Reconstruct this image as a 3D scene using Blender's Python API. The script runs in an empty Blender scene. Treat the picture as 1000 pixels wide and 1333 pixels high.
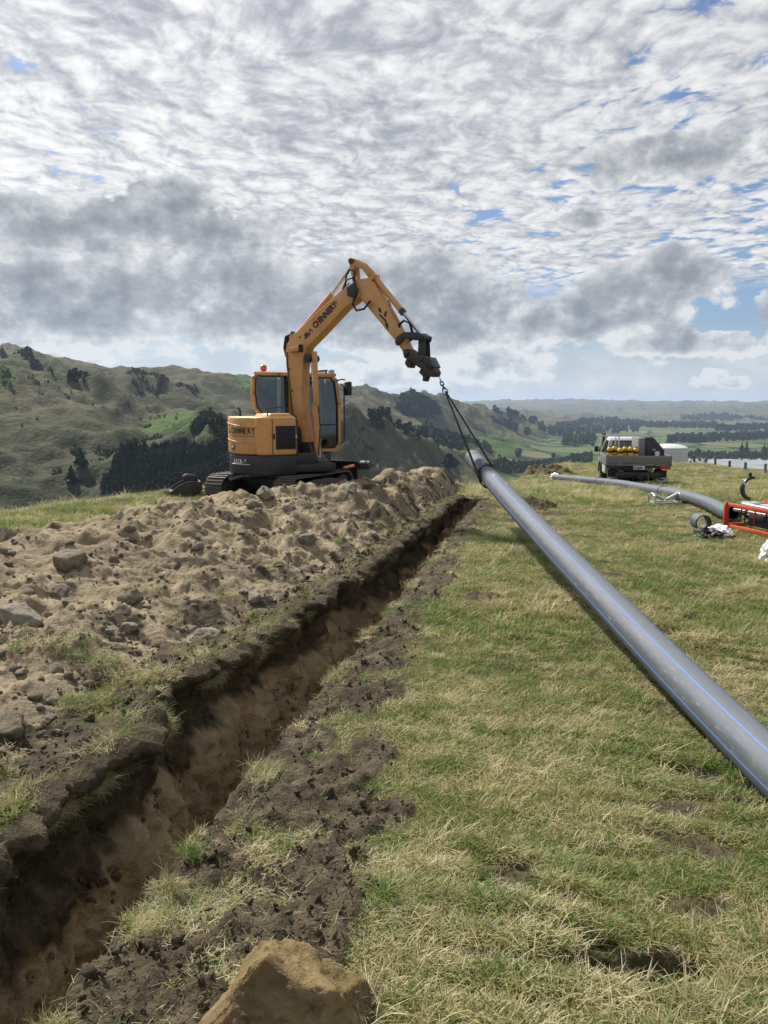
import bpy, bmesh, math, random
import numpy as np
from mathutils import Vector, Matrix, Euler

random.seed(7)
RNG = np.random.default_rng(11)
SC = bpy.context.scene
COL = SC.collection
R = math.radians
CAM_H = 2.0

# ------------------------------------------------------------------ camera
cam_data = bpy.data.cameras.new('camera')
cam = bpy.data.objects.new('camera', cam_data)
COL.objects.link(cam)
cam.location = (0, 0, CAM_H)
cam.rotation_euler = (R(90 - 7.66), 0, 0)
cam_data.sensor_fit = 'VERTICAL'
cam_data.sensor_height = 36
cam_data.lens = 36 * 1000 / 1333
cam_data.clip_start = 0.05
cam_data.clip_end = 80000
SC.camera = cam

# ------------------------------------------------------------------ light
SUN_AZ, SUN_EL = -40.0, 47.0          # azimuth from +Y, clockwise positive
sun_dir = Vector((math.sin(R(SUN_AZ)) * math.cos(R(SUN_EL)), math.cos(R(SUN_AZ)) * math.cos(R(SUN_EL)), math.sin(R(SUN_EL))))
sl = bpy.data.lights.new('sun', 'SUN')
sl.energy = 5.0
sl.angle = R(4.0)
sl.color = (1.0, 0.95, 0.87)
so = bpy.data.objects.new('sun', sl)
COL.objects.link(so)
so.rotation_euler = sun_dir.to_track_quat('Z', 'Y').to_euler()
so.location = (0, 0, 60)

SC.view_settings.view_transform = 'Standard'
SC.view_settings.look = 'None'
SC.view_settings.exposure = 0.6
SC.view_settings.gamma = 1.0
SC.view_settings.use_curve_mapping = False
SC.render.engine = 'CYCLES'
SC.cycles.use_denoising = True
SC.cycles.max_bounces = 5
SC.cycles.diffuse_bounces = 3
SC.cycles.glossy_bounces = 3
SC.cycles.transmission_bounces = 4
SC.cycles.transparent_max_bounces = 6
SC.cycles.volume_bounces = 0
SC.cycles.caustics_reflective = False
SC.cycles.caustics_refractive = False


class NT:
    """small helper for writing node trees as expressions"""
    def __init__(self, tree):
        self.t = tree
        tree.nodes.clear()

    def node(self, typ, **kw):
        n = self.t.nodes.new(typ)
        for k, v in kw.items():
            setattr(n, k, v)
        return n

    def put(self, sock, v):
        if v is None:
            return
        if isinstance(v, bpy.types.NodeSocket):
            self.t.links.new(v, sock)
        elif isinstance(v, (tuple, list)):
            d = sock.default_value
            try:
                if len(d) == 4 and len(v) == 3:
                    v = (*v, 1.0)
                sock.default_value = v
            except TypeError:
                sock.default_value = v[0]
        else:
            try:
                sock.default_value = v
            except TypeError:
                d = len(sock.default_value)
                sock.default_value = (v, v, v, 1.0)[:d] if d == 4 else (v,) * d

    def m(self, op, a, b=None, c=None, clamp=False):
        n = self.node('ShaderNodeMath', operation=op, use_clamp=clamp)
        for i, v in enumerate((a, b, c)):
            self.put(n.inputs[i], v)
        return n.outputs[0]

    def vm(self, op, a, b=None, scale=None):
        n = self.node('ShaderNodeVectorMath', operation=op)
        self.put(n.inputs[0], a)
        self.put(n.inputs[1], b)
        if scale is not None:
            self.put(n.inputs['Scale'], scale)
        return n.outputs['Value'] if op in ('LENGTH', 'DISTANCE', 'DOT_PRODUCT') else n.outputs['Vector']

    def noise(self, vec, scale, detail=4.0, rough=0.55, dist=0.0, out='Fac', dim='3D', lac=2.0):
        n = self.node('ShaderNodeTexNoise', noise_dimensions=dim)
        self.put(n.inputs['Vector'], vec)
        n.inputs['Scale'].default_value = scale
        n.inputs['Detail'].default_value = detail
        n.inputs['Roughness'].default_value = rough
        n.inputs['Lacunarity'].default_value = lac
        n.inputs['Distortion'].default_value = dist
        return n.outputs[out]

    def vor(self, vec, scale, feature='F1', out='Distance', rnd=1.0):
        n = self.node('ShaderNodeTexVoronoi', feature=feature)
        self.put(n.inputs['Vector'], vec)
        n.inputs['Scale'].default_value = scale
        n.inputs['Randomness'].default_value = rnd
        return n.outputs[out]

    def ss(self, v, lo, hi, a=0.0, b=1.0, kind='SMOOTHSTEP'):
        n = self.node('ShaderNodeMapRange', interpolation_type=kind)
        self.put(n.inputs[0], v)
        for i, q in enumerate((lo, hi, a, b)):
            self.put(n.inputs[i + 1], q)
        return n.outputs[0]

    def mix(self, f, a, b, blend='MIX'):
        n = self.node('ShaderNodeMix', data_type='RGBA', blend_type=blend)
        self.put(n.inputs[0], f)
        self.put(n.inputs[6], a)
        self.put(n.inputs[7], b)
        return n.outputs[2]

    def ramp(self, f, stops):
        n = self.node('ShaderNodeValToRGB')
        e = n.color_ramp.elements
        while len(e) < len(stops):
            e.new(0.5)
        for q, (p, c) in zip(e, stops):
            q.position = p
            q.color = (*c, 1) if isinstance(c, (tuple, list)) else (c, c, c, 1)
        self.put(n.inputs[0], f)
        return n.outputs[0]

    def comb(self, x, y, z=0.0):
        n = self.node('ShaderNodeCombineXYZ')
        for i, v in enumerate((x, y, z)):
            self.put(n.inputs[i], v)
        return n.outputs[0]

    def sep(self, v):
        n = self.node('ShaderNodeSeparateXYZ')
        self.put(n.inputs[0], v)
        return n.outputs

    def attr(self, name, out='Fac', typ='GEOMETRY'):
        n = self.node('ShaderNodeAttribute', attribute_name=name, attribute_type=typ)
        return n.outputs[out]

    def bump(self, h, strength=0.5, dist=0.01, normal=None):
        n = self.node('ShaderNodeBump')
        n.inputs['Strength'].default_value = strength
        n.inputs['Distance'].default_value = dist
        self.put(n.inputs['Height'], h)
        if normal is not None:
            self.put(n.inputs['Normal'], normal)
        return n.outputs[0]

    def pos(self):
        return self.node('ShaderNodeNewGeometry').outputs['Position']

    def obj(self):
        return self.node('ShaderNodeTexCoord').outputs['Object']

    def surface(self, color, rough=0.6, metal=0.0, normal=None, spec=None, **kw):
        b = self.node('ShaderNodeBsdfPrincipled')
        self.put(b.inputs['Base Color'], color)
        self.put(b.inputs['Roughness'], rough)
        self.put(b.inputs['Metallic'], metal)
        if normal is not None:
            self.put(b.inputs['Normal'], normal)
        if spec is not None:
            self.put(b.inputs['Specular IOR Level'], spec)
        for k, v in kw.items():
            self.put(b.inputs[k], v)
        o = self.node('ShaderNodeOutputMaterial')
        self.t.links.new(b.outputs[0], o.inputs[0])
        return b


# ------------------------------------------------------------------ sky
world = bpy.data.worlds.new('World')
SC.world = world
world.use_nodes = True
world.cycles.sampling_method = 'NONE'


def build_sky():
    n = NT(world.node_tree)
    sky = n.node('ShaderNodeTexSky', sky_type='NISHITA')
    sky.sun_disc = False
    sky.sun_elevation = R(SUN_EL)
    sky.sun_rotation = R(SUN_AZ)
    sky.air_density = 1.0
    sky.dust_density = 1.2
    sky.ozone_density = 1.5
    STR = 0.066            # the picture is exposed 0.6 stops up for the ground
    LVL = 0.66
    d = n.vm('NORMALIZE', n.node('ShaderNodeTexCoord').outputs['Generated'])
    x, y, z = n.sep(d)
    zc = n.m('ADD', n.m('MAXIMUM', z, 0.0), 0.035)
    # --- high sheet of small cloudlets, seen in perspective from below
    P = n.comb(n.m('DIVIDE', x, zc), n.m('DIVIDE', y, zc), 0.0)
    rot = n.node('ShaderNodeVectorRotate', rotation_type='Z_AXIS')
    n.put(rot.inputs['Vector'], P)
    rot.inputs['Angle'].default_value = R(-16)
    Pr = rot.outputs[0]
    warp = n.vm('SUBTRACT', n.noise(Pr, 2.6, 2, 0.5, out='Color'), (0.5, 0.5, 0.5))
    Ps = n.vm('MULTIPLY', n.vm('ADD', Pr, n.vm('SCALE', warp, scale=0.24)), (0.95, 0.72, 1.0))
    n1 = n.noise(Ps, 8.5, 7, 0.60)
    fuzz = n.vm('SUBTRACT', n.noise(Ps, 24.0, 3, 0.6, out='Color'), (0.5, 0.5, 0.5))
    cell = n.vor(n.vm('ADD', Ps, n.vm('SCALE', fuzz, scale=0.075)), 11.0)
    n2 = n.noise(n.vm('ADD', Pr, (3.7, 1.3, 0.0)), 0.8, 3, 0.55)
    puff = n.m('ADD', n.m('MULTIPLY', n.m('SUBTRACT', 0.50, cell), 0.55), n.m('MULTIPLY', n.m('SUBTRACT', n1, 0.5), 1.35))
    dens = n.m('ADD', puff, n.m('MULTIPLY', n.m('SUBTRACT', n2, 0.5), 0.9))
    side = n.ss(n.m('SUBTRACT', x, n.m('MULTIPLY', z, 0.7)), -0.25, 0.25, 0.15, -0.03)
    dens = n.m('ADD', dens, side)
    dens = n.m('ADD', dens, n.ss(z, 0.25, 0.5, 0.0, 0.22))
    a_hi = n.ss(dens, -0.32, -0.08)
    n1o = n.noise(n.vm('ADD', Ps, (-0.012, 0.020, 0.0)), 8.5, 5, 0.60)
    lit = n.m('SUBTRACT', 0.86, n.m('MULTIPLY', n.m('SUBTRACT', n1o, 0.5), 0.50))
    lit = n.m('ADD', lit, n.m('MULTIPLY', n.m('SUBTRACT', 0.45, cell), 0.42))
    lit = n.m('ADD', lit, n.m('MULTIPLY', n.m('SUBTRACT', n1, n1o), 0.9))
    lit = n.m('SUBTRACT', lit, n.m('MULTIPLY', n.ss(n2, 0.42, 0.68), 0.13))
    lit = n.m('SUBTRACT', lit, n.m('MULTIPLY', n.ss(puff, 0.1, 0.6), 0.12))
    lit = n.m('SUBTRACT', lit, n.ss(z, 0.22, 0.45, 0.0, 0.10))
    hi_col = n.ramp(lit, [(0.0, (0.28, 0.30, 0.36)), (0.5, (0.42, 0.435, 0.49)), (0.68, (0.58, 0.595, 0.63)), (0.82, (0.765, 0.77, 0.785)), (1.0, (0.93, 0.93, 0.92))])
    sd = n.vm('DOT_PRODUCT', d, tuple(sun_dir))
    glow = n.m('POWER', n.m('MAXIMUM', sd, 0.0), 6.0)
    hi_col = n.mix(1.0, hi_col, n.mix(glow, (0.93, 0.935, 0.945), (1.38, 1.365, 1.35)), 'MULTIPLY')
    # --- low cumulus, laid out by bearing and elevation
    A = n.m('ARCTAN2', x, y)
    E = n.m('ARCSINE', z)
    q = n.comb(A, E, 0.0)
    qs = n.vm('MULTIPLY', q, (1.0, 1.3, 1.0))
    wv = n.vm('SUBTRACT', n.noise(qs, 11.0, 4, 0.6, out='Color'), (0.5, 0.5, 0.5))
    qw = n.vm('ADD', q, n.vm('MULTIPLY', wv, (0.080, 0.060, 0.0)))
    bill = n.noise(qs, 20.0, 7, 0.60)
    field = None
    blobs = [  # bearing px, elevation px, half width, half height  (px of the photograph / 1000)
        (120, 302, 170, 36), (290, 310, 110, 30), (235, 272, 56, 28),
        (60, 395, 220, 66), (310, 395, 180, 70), (440, 400, 120, 62),
        (560, 385, 100, 60), (635, 405, 56, 40), (540, 440, 140, 42),
        (740, 420, 120, 36), (868, 366, 54, 40), (815, 402, 95, 46), (885, 454, 90, 22), (1020, 410, 42, 42),
        (850, 222, 105, 30), (745, 292, 36, 13),
        (640, 478, 80, 26), (500, 490, 100, 18), (100, 470, 60, 12), (930, 500, 40, 10),
        (-200, 370, 190, 60), (1250, 330, 150, 45)]
    for (bu, bv, bw, bh) in blobs:
        c = (math.atan((bu - 500) / 1000), math.atan((532 - bv) / 1000 * math.cos(math.atan((bu - 500) / 1000))), 0)
        v = n.vm('MULTIPLY', n.vm('SUBTRACT', qw, c), (1000 / bw, 1000 / bh, 0))
        L = n.m('SUBTRACT', 1.25, n.vm('LENGTH', v))
        field = L if field is None else n.m('MAXIMUM', field, L)
    # elsewhere round the horizon the same kind of cloud goes on
    gen = n.noise(n.vm('MULTIPLY', q, (1.0, 2.6, 1.0)), 3.2, 2, 0.5)
    gen = n.m('MULTIPLY', n.m('SUBTRACT', gen, 0.47), 5.0)
    gmask = n.m('MULTIPLY', n.ss(n.m('ABSOLUTE', A), 0.62, 0.9), n.ss(E, 0.5, 0.3))
    gen = n.m('SUBTRACT', n.m('MULTIPLY', gen, gmask), n.m('MULTIPLY', n.m('SUBTRACT', 1.0, gmask), 2.0))
    field = n.m('MAXIMUM', field, gen)
    fieldn = n.m('ADD', field, n.m('MULTIPLY', n.m('SUBTRACT', bill, 0.5), 1.35))
    a_lo = n.ss(fieldn, 0.22, 0.40)
    bill2 = n.noise(n.vm('ADD', qs, (-0.010, 0.020, 0.0)), 20.0, 4, 0.60)
    emb = n.m('SUBTRACT', bill, bill2)
    wx = n.sep(wv)[0]
    core = n.ss(fieldn, 0.2, 0.95)
    lum = n.m('SUBTRACT', 0.88, n.m('MULTIPLY', core, 0.38))
    lum = n.m('ADD', lum, n.m('MULTIPLY', emb, 1.5))
    lum = n.m('ADD', lum, n.m('MULTIPLY', wx, 1.15))
    # cloud low over the horizon is farther off and paler
    lum = n.m('ADD', lum, n.ss(E, 0.105, 0.05, 0.0, 0.36))
    lum = n.m('MAXIMUM', lum, 0.0)
    lo_col = n.ramp(lum, [(0.0, (0.20, 0.215, 0.25)), (0.35, (0.285, 0.305, 0.34)), (0.6, (0.40, 0.42, 0.455)), (0.85, (0.62, 0.64, 0.66)), (1.0, (0.80, 0.81, 0.80))])
    # --- compose
    k = LVL / STR
    base = n.mix(1.0, sky.outputs[0], (0.72, 0.86, 1.04), 'MULTIPLY')
    pale = n.ss(E, 0.105, 0.03, 0.0, 0.93)
    lowc = n.ramp(n.m('ADD', n.m('ADD', bill, n.m('MULTIPLY', wx, 0.5)), n.ss(E, 0.05, 0.0, 0.0, -0.06)), [(0.30, (0.50 * k, 0.56 * k, 0.63 * k)), (0.5, (0.62 * k, 0.66 * k, 0.70 * k)), (0.62, (0.76 * k, 0.78 * k, 0.79 * k))])
    base = n.mix(pale, base, lowc)
    hi_a = n.m('MULTIPLY', a_hi, n.ss(E, 0.13, 0.165))
    col = n.mix(hi_a, base, n.vm('SCALE', hi_col, scale=k))
    col = n.mix(n.m('MULTIPLY', a_lo, 0.97), col, n.vm('SCALE', lo_col, scale=k))
    col = n.mix(n.ss(z, -0.01, -0.06), col, (0.22 * k, 0.23 * k, 0.20 * k))
    bg = n.node('ShaderNodeBackground')
    n.put(bg.inputs[0], col)
    bg.inputs[1].default_value = STR
    o = n.node('ShaderNodeOutputWorld')
    n.t.links.new(bg.outputs[0], o.inputs[0])


build_sky()

# ------------------------------------------------------------------ helpers
def tag(o, label=None, cat=None, group=None, kind=None):
    if label: o['label'] = label
    if cat: o['category'] = cat
    if group: o['group'] = group
    if kind: o['kind'] = kind
    return o


def empty(name, loc, rz=0.0):
    o = bpy.data.objects.new(name, None)
    o.empty_display_size = 0.2
    COL.objects.link(o)
    o.location = loc
    o.rotation_euler = (0, 0, rz)
    return o


def raw_mesh(name, V, F, smooth=True):
    """V (n,3) array, F (m,k) array of equal polygons"""
    me = bpy.data.meshes.new(name)
    V = np.asarray(V, dtype=np.float32)
    F = np.asarray(F, dtype=np.int32)
    k = F.shape[1]
    me.vertices.add(len(V))
    me.vertices.foreach_set('co', V.ravel())
    me.loops.add(F.size)
    me.loops.foreach_set('vertex_index', F.ravel())
    me.polygons.add(len(F))
    me.polygons.foreach_set('loop_start', np.arange(0, F.size, k, dtype=np.int32))
    me.polygons.foreach_set('loop_total', np.full(len(F), k, dtype=np.int32))
    me.polygons.foreach_set('use_smooth', np.full(len(F), smooth))
    me.update(calc_edges=True)
    return me


def link(name, me, mat=None, parent=None):
    o = bpy.data.objects.new(name, me)
    COL.objects.link(o)
    if mat is not None and not me.materials:
        me.materials.append(mat)
    if parent is not None:
        o.parent = parent
    return o


def fattr(me, name, arr):
    a = me.attributes.new(name, 'FLOAT', 'POINT')
    a.data.foreach_set('value', np.asarray(arr, dtype=np.float32).ravel())


class MB:
    """collects shapes, then builds one mesh object"""
    def __init__(self):
        self.v, self.f = [], []

    def add(self, vs, fs):
        o = len(self.v)
        self.v += [tuple(p) for p in vs]
        self.f += [tuple(i + o for i in q) for q in fs]
        return self

    def box(self, c, s, M=None):
        x, y, z = s[0] / 2, s[1] / 2, s[2] / 2
        vs = [Vector((a * x, b * y, d * z)) for d in (-1, 1) for (a, b) in ((-1, -1), (1, -1), (1, 1), (-1, 1))]
        if M is not None:
            vs = [M @ p for p in vs]
        vs = [p + Vector(c) for p in vs]
        return self.add(vs, [(3, 2, 1, 0), (4, 5, 6, 7), (0, 1, 5, 4), (1, 2, 6, 5), (2, 3, 7, 6), (3, 0, 4, 7)])

    def prism(self, A, B):
        """loft between two equal polygons of 3-D points, capped"""
        n = len(A)
        return self.add(list(A) + list(B), [tuple(range(n - 1, -1, -1)), tuple(range(n, 2 * n))] +
                        [(i, (i + 1) % n, n + (i + 1) % n, n + i) for i in range(n)])

    def slab(self, pts, z0, z1):
        return self.prism([(p[0], p[1], z0) for p in pts], [(p[0], p[1], z1) for p in pts])

    def cyl(self, p0, p1, r0, r1=None, n=14, caps=True):
        r1 = r0 if r1 is None else r1
        p0, p1 = Vector(p0), Vector(p1)
        d = (p1 - p0).normalized()
        a = d.orthogonal().normalized()
        b = d.cross(a)
        ring = lambda p, r: [p + (a * math.cos(2 * math.pi * i / n) + b * math.sin(2 * math.pi * i / n)) * r for i in range(n)]
        vs = ring(p0, r0) + ring(p1, r1)
        fs = [(i, (i + 1) % n, n + (i + 1) % n, n + i) for i in range(n)]
        if caps:
            fs += [tuple(range(n - 1, -1, -1)), tuple(range(n, 2 * n))]
        return self.add(vs, fs)

    def tube(self, pts, r, n=8, closed=False, flat=None):
        """round (or flat = (a, b) elliptical) bar along points"""
        P = [Vector(p) for p in pts]
        m = len(P)
        rs = r if isinstance(r, (list, tuple)) else [r] * m
        vs, prev = [], None
        for i in range(m):
            if closed:
                d = P[(i + 1) % m] - P[(i - 1) % m]
            else:
                d = P[min(i + 1, m - 1)] - P[max(i - 1, 0)]
            d.normalize()
            a = d.orthogonal().normalized() if prev is None else (prev - d * prev.dot(d)).normalized()
            prev = a
            b = d.cross(a)
            for j in range(n):
                t = 2 * math.pi * j / n
                vs.append(P[i] + (a * math.cos(t) + b * math.sin(t)) * rs[i])
        fs = []
        for i in range(m if closed else m - 1):
            for j in range(n):
                i2 = (i + 1) % m
                fs.append((i * n + j, i * n + (j + 1) % n, i2 * n + (j + 1) % n, i2 * n + j))
        if not closed:
            fs += [tuple(range(n - 1, -1, -1)), tuple(range((m - 1) * n, m * n))]
        return self.add(vs, fs)

    def lathe(self, prof, c=(0, 0, 0), axis='Z', n=20):
        vs, fs = [], []
        for (r, h) in prof:
            for j in range(n):
                t = 2 * math.pi * j / n
                p = (r * math.cos(t), r * math.sin(t), h)
                if axis == 'X': p = (p[2], p[0], p[1])
                if axis == 'Y': p = (p[0], p[2], p[1])
                vs.append((p[0] + c[0], p[1] + c[1], p[2] + c[2]))
        for i in range(len(prof) - 1):
            for j in range(n):
                fs.append((i * n + j, i * n + (j + 1) % n, (i + 1) * n + (j + 1) % n, (i + 1) * n + j))
        fs += [tuple(range(n - 1, -1, -1)), tuple(range((len(prof) - 1) * n, len(prof) * n))]
        return self.add(vs, fs)

    def mesh(self, name, bevel=0.0, seg=2, angle=35):
        me = bpy.data.meshes.new(name)
        bm = bmesh.new()
        bv = [bm.verts.new(p) for p in self.v]
        for q in self.f:
            try:
                bm.faces.new([bv[i] for i in q])
            except ValueError:
                pass
        bmesh.ops.recalc_face_normals(bm, faces=bm.faces[:])
        if bevel > 0:
            es = [e for e in bm.edges if len(e.link_faces) == 2 and e.calc_face_angle(0) > R(28)]
            bmesh.ops.bevel(bm, geom=es, offset=bevel, segments=seg, profile=0.5, affect='EDGES', clamp_overlap=True)
        bm.to_mesh(me)
        bm.free()
        me.polygons.foreach_set('use_smooth', np.ones(len(me.polygons), dtype=bool))
        me.set_sharp_from_angle(angle=R(angle))
        me.update()
        return me

    def build(self, name, mat, parent=None, bevel=0.0, seg=2, angle=35):
        return link(name, self.mesh(name, bevel, seg, angle), mat, parent)


def text_mesh(name, body, size, origin, right, up, mat, parent, xs=1.0, off=0.0, bold=0.012):
    cu = bpy.data.curves.new('t', 'FONT')
    cu.body = body
    cu.size = size
    cu.offset = bold * size
    cu.extrude = 0.0015
    o = bpy.data.objects.new('t', cu)
    COL.objects.link(o)
    bpy.context.view_layer.update()
    me = bpy.data.meshes.new_from_object(o.evaluated_get(bpy.context.evaluated_depsgraph_get()))
    bpy.data.objects.remove(o)
    right, up = Vector(right).normalized(), Vector(up).normalized()
    nrm = right.cross(up)
    M = Matrix(((right.x * xs, up.x, nrm.x, origin[0] + nrm.x * off), (right.y * xs, up.y, nrm.y, origin[1] + nrm.y * off),
                (right.z * xs, up.z, nrm.z, origin[2] + nrm.z * off), (0, 0, 0, 1)))
    me.transform(M)
    me.materials.clear()
    return link(name, me, mat, parent)


# --- gradient noise on arrays
_perm = np.random.default_rng(5).permutation(256)
_perm = np.concatenate([_perm, _perm, _perm])
_g = np.random.default_rng(6).normal(size=(256, 3))
_g /= np.linalg.norm(_g, axis=1)[:, None]


def perlin(x, y, z):
    x, y, z = np.broadcast_arrays(np.asarray(x, float), np.asarray(y, float), np.asarray(z, float))
    xi, yi, zi = np.floor(x).astype(int), np.floor(y).astype(int), np.floor(z).astype(int)
    xf, yf, zf_ = x - xi, y - yi, z - zi
    xi &= 255; yi &= 255; zi &= 255
    f = lambda t: t * t * t * (t * (t * 6 - 15) + 10)
    u, v, w = f(xf), f(yf), f(zf_)
    out = 0
    for dx in (0, 1):
        for dy in (0, 1):
            for dz in (0, 1):
                h = _perm[_perm[_perm[xi + dx] + yi + dy] + zi + dz]
                g = _g[h]
                dot = g[..., 0] * (xf - dx) + g[..., 1] * (yf - dy) + g[..., 2] * (zf_ - dz)
                out = out + dot * (u if dx else 1 - u) * (v if dy else 1 - v) * (w if dz else 1 - w)
    return out * 1.4


def fbm(x, y, z=0.0, octv=4, gain=0.5, lac=2.03):
    a, s, t = 1.0, 1.0, 0.0
    for i in range(octv):
        t = t + a * perlin(x * s + 17.3 * i, y * s + 5.1 * i, z * s + 2.7 * i)
        a *= gain; s *= lac
    return t


def ridged(x, y, z=0.0, octv=4, gain=0.5):
    a, s, t = 1.0, 1.0, 0.0
    for i in range(octv):
        t = t + a * (1 - 2 * np.abs(perlin(x * s + 9.3 * i, y * s + 3.1 * i, z * s + 7.7 * i)))
        a *= gain; s *= 2.1
    return t


def sstep(v, a, b):
    t = np.clip((np.asarray(v, float) - a) / (b - a), 0, 1)
    return t * t * (3 - 2 * t)


def material(name):
    m = bpy.data.materials.new(name)
    m.use_nodes = True
    return m, NT(m.node_tree)


def paint(name, col, rough=0.45, metal=0.0, dirt=0.35, dirt_col=(0.16, 0.13, 0.09), scale=3.0, bump=0.0, spec=None):
    """a plain finish with uneven grime, scuffs and slight gloss variation"""
    m, n = material(name)
    p = n.obj()
    a = n.noise(p, scale, 6, 0.65)
    b = n.noise(p, scale * 9, 4, 0.6)
    g = n.ss(n.m('ADD', n.m('MULTIPLY', a, 0.7), n.m('MULTIPLY', b, 0.3)), 0.46, 0.72, 0.0, dirt)
    c = n.mix(g, col, dirt_col)
    c = n.mix(n.ss(b, 0.35, 0.7, 0.0, 0.22), c, tuple(q * 0.7 for q in col))
    r = n.m('ADD', n.m('MULTIPLY', g, 0.4), n.m('ADD', rough, n.m('MULTIPLY', n.m('SUBTRACT', b, 0.5), 0.15)), clamp=True)
    nb = n.bump(b, bump, 0.004) if bump else None
    n.surface(c, r, metal, nb, spec)
    return m


def rows(nr, nc, base=0):
    i = np.arange(nr - 1)[:, None] * nc + np.arange(nc - 1)[None, :] + base
    return np.stack([i, i + 1, i + nc + 1, i + nc], -1).reshape(-1, 4)


# --- points carrying instances, for what nobody could count
def scatter(name, pts, rots, scl, protos, idx=None, mat=None):
    me = bpy.data.meshes.new(name)
    pts = np.asarray(pts, dtype=np.float32)
    me.vertices.add(len(pts))
    me.vertices.foreach_set('co', pts.ravel())
    a = me.attributes.new('rot', 'FLOAT_VECTOR', 'POINT')
    a.data.foreach_set('vector', np.asarray(rots, dtype=np.float32).ravel())
    fattr(me, 'scl', scl)
    a = me.attributes.new('pick', 'INT', 'POINT')
    idx = RNG.integers(0, len(protos), len(pts)) if idx is None else idx
    a.data.foreach_set('value', np.asarray(idx, dtype=np.int32))
    o = link(name, me)
    g = bpy.data.node_groups.new(name, 'GeometryNodeTree')
    g.interface.new_socket('Geometry', in_out='INPUT', socket_type='NodeSocketGeometry')
    g.interface.new_socket('Geometry', in_out='OUTPUT', socket_type='NodeSocketGeometry')
    gi, go = g.nodes.new('NodeGroupInput'), g.nodes.new('NodeGroupOutput')
    c = bpy.data.collections.new(name + '_kinds')
    for i, p in enumerate(protos):
        po = bpy.data.objects.new('%s_kind_%02d' % (name, i), p)
        c.objects.link(po)
    ci = g.nodes.new('GeometryNodeCollectionInfo')
    ci.inputs[0].default_value = c
    ci.inputs['Separate Children'].default_value = True
    ci.inputs['Reset Children'].default_value = True
    ip = g.nodes.new('GeometryNodeInstanceOnPoints')
    ip.inputs['Pick Instance'].default_value = True

    def named(nm, typ):
        q = g.nodes.new('GeometryNodeInputNamedAttribute')
        q.data_type = typ
        q.inputs[0].default_value = nm
        return q.outputs[0]
    er = g.nodes.new('FunctionNodeEulerToRotation')
    L = g.links.new
    L(gi.outputs[0], ip.inputs['Points'])
    L(ci.outputs[0], ip.inputs['Instance'])
    L(named('rot', 'FLOAT_VECTOR'), er.inputs[0])
    L(er.outputs[0], ip.inputs['Rotation'])
    L(named('scl', 'FLOAT'), ip.inputs['Scale'])
    L(named('pick', 'INT'), ip.inputs['Instance Index'])
    L(ip.outputs[0], go.inputs[0])
    md = o.modifiers.new('scatter', 'NODES')
    md.node_group = g
    return o

# ================================================================== terrain
AX, TS, TC = -1.56, 0.2111, 0.9775       # trench line: origin x, unit direction


def st(x, y):
    dx = x - AX
    return dx * TS + y * TC, dx * TC - y * TS


def xy(s, t):
    return AX + s * TS + t * TC, s * TC - t * TS


def lip_w(s):
    w = np.interp(s, [0, 3, 4.1, 4.9, 6, 9, 12, 17], [0.78, 0.76, 0.74, 0.92, 0.82, 0.64, 0.54, 0.5])
    return w + 0.13 * fbm(np.asarray(s) * 1.3, 3.1, 0.0, 3) + 0.05 * fbm(np.asarray(s) * 5.5, 8.1, 0.0, 2)


def zf(x, y):
    """height of our own hill top"""
    x, y = np.asarray(x, float), np.asarray(y, float)
    u = 500 + 1000 * x / np.maximum(y, 2.0)
    yc = np.interp(u, [-2000, -500, 0, 218, 450, 600, 640, 657, 680, 710, 735, 905, 1000, 1100, 1500, 3000],
                   [6, 7.5, 10.8, 14.4, 19, 19.8, 22, 25, 32, 40, 46, 46, 36, 30, 24, 18])
    ck = np.interp(u, [560, 660, 720, 900, 1000], [0.022, 0.012, 0.005, 0.004, 0.008])
    zb = np.interp(y, [0, 11, 14, 17, 20, 23, 26, 29, 32, 36, 40, 50, 80], [0, 0, -.03, -.09, -.17, -.32, -.5, -.7, -.88, -1.0, -1.1, -1.33, -2.1])
    z = zb * sstep(x, 0.5, 4.0) + 0.3 * sstep(-x, 0.3, 5.0) - 0.03 * np.clip(x - 0.5, 0, 3.5)
    e = np.maximum(0, y - yc)
    em = 0.2 / ck
    z = z - np.where(e < em, ck * e * e, ck * em * em + 0.4 * (e - em))
    return z


def rough_amp(x, y):
    return 0.035 * fbm(x * 0.9, y * 0.9, 1.0, 3) + 0.012 * fbm(x * 4.5, y * 4.5, 2.0, 3)


def berm(s, t):
    s, t = np.asarray(s, float), np.asarray(t, float)
    e = sstep(s, 18.05, 17.5)
    return 0.05 * np.exp(-((t - 0.25) / 0.22) ** 2) * e * (0.6 + 0.8 * fbm(s * 1.1, t, 2.0, 3))


def cleat(x, y):
    """rows pressed into the sward by crawler tracks, -1 (pressed) .. 1"""
    s, t = st(x, y)
    band = np.exp(-((t - 1.55) / 0.42) ** 4) + np.exp(-((t - 3.1) / 0.5) ** 4) + 0.5 * np.exp(-((t - 2.3) / 0.4) ** 2)
    k = np.clip(band, 0, 1) * sstep(fbm(x * 0.7, y * 0.45, 77.0, 3), -0.35, 0.15) * sstep(s, 15, 9)
    return k * np.sin(s * 2 * math.pi / 0.20 + 1.2 * fbm(x * 0.9, y * 0.9, 5.0, 2) + 0.8 * fbm(x * 4, y * 2, 6.0, 2))


def soil_edge(s):
    """how far the bare topsoil reaches on the right of the trench"""
    s = np.asarray(s, float)
    return np.interp(s, [0, 2.2, 3.0, 4.5, 6.5, 9, 12, 16, 18, 18.6], [0.55, 0.75, 0.85, 0.62, 0.42, 0.36, 0.3, 0.3, 0.3, 0.0]) + 0.20 * fbm(s * 1.7, 0.3, 4.0, 3)


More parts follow.
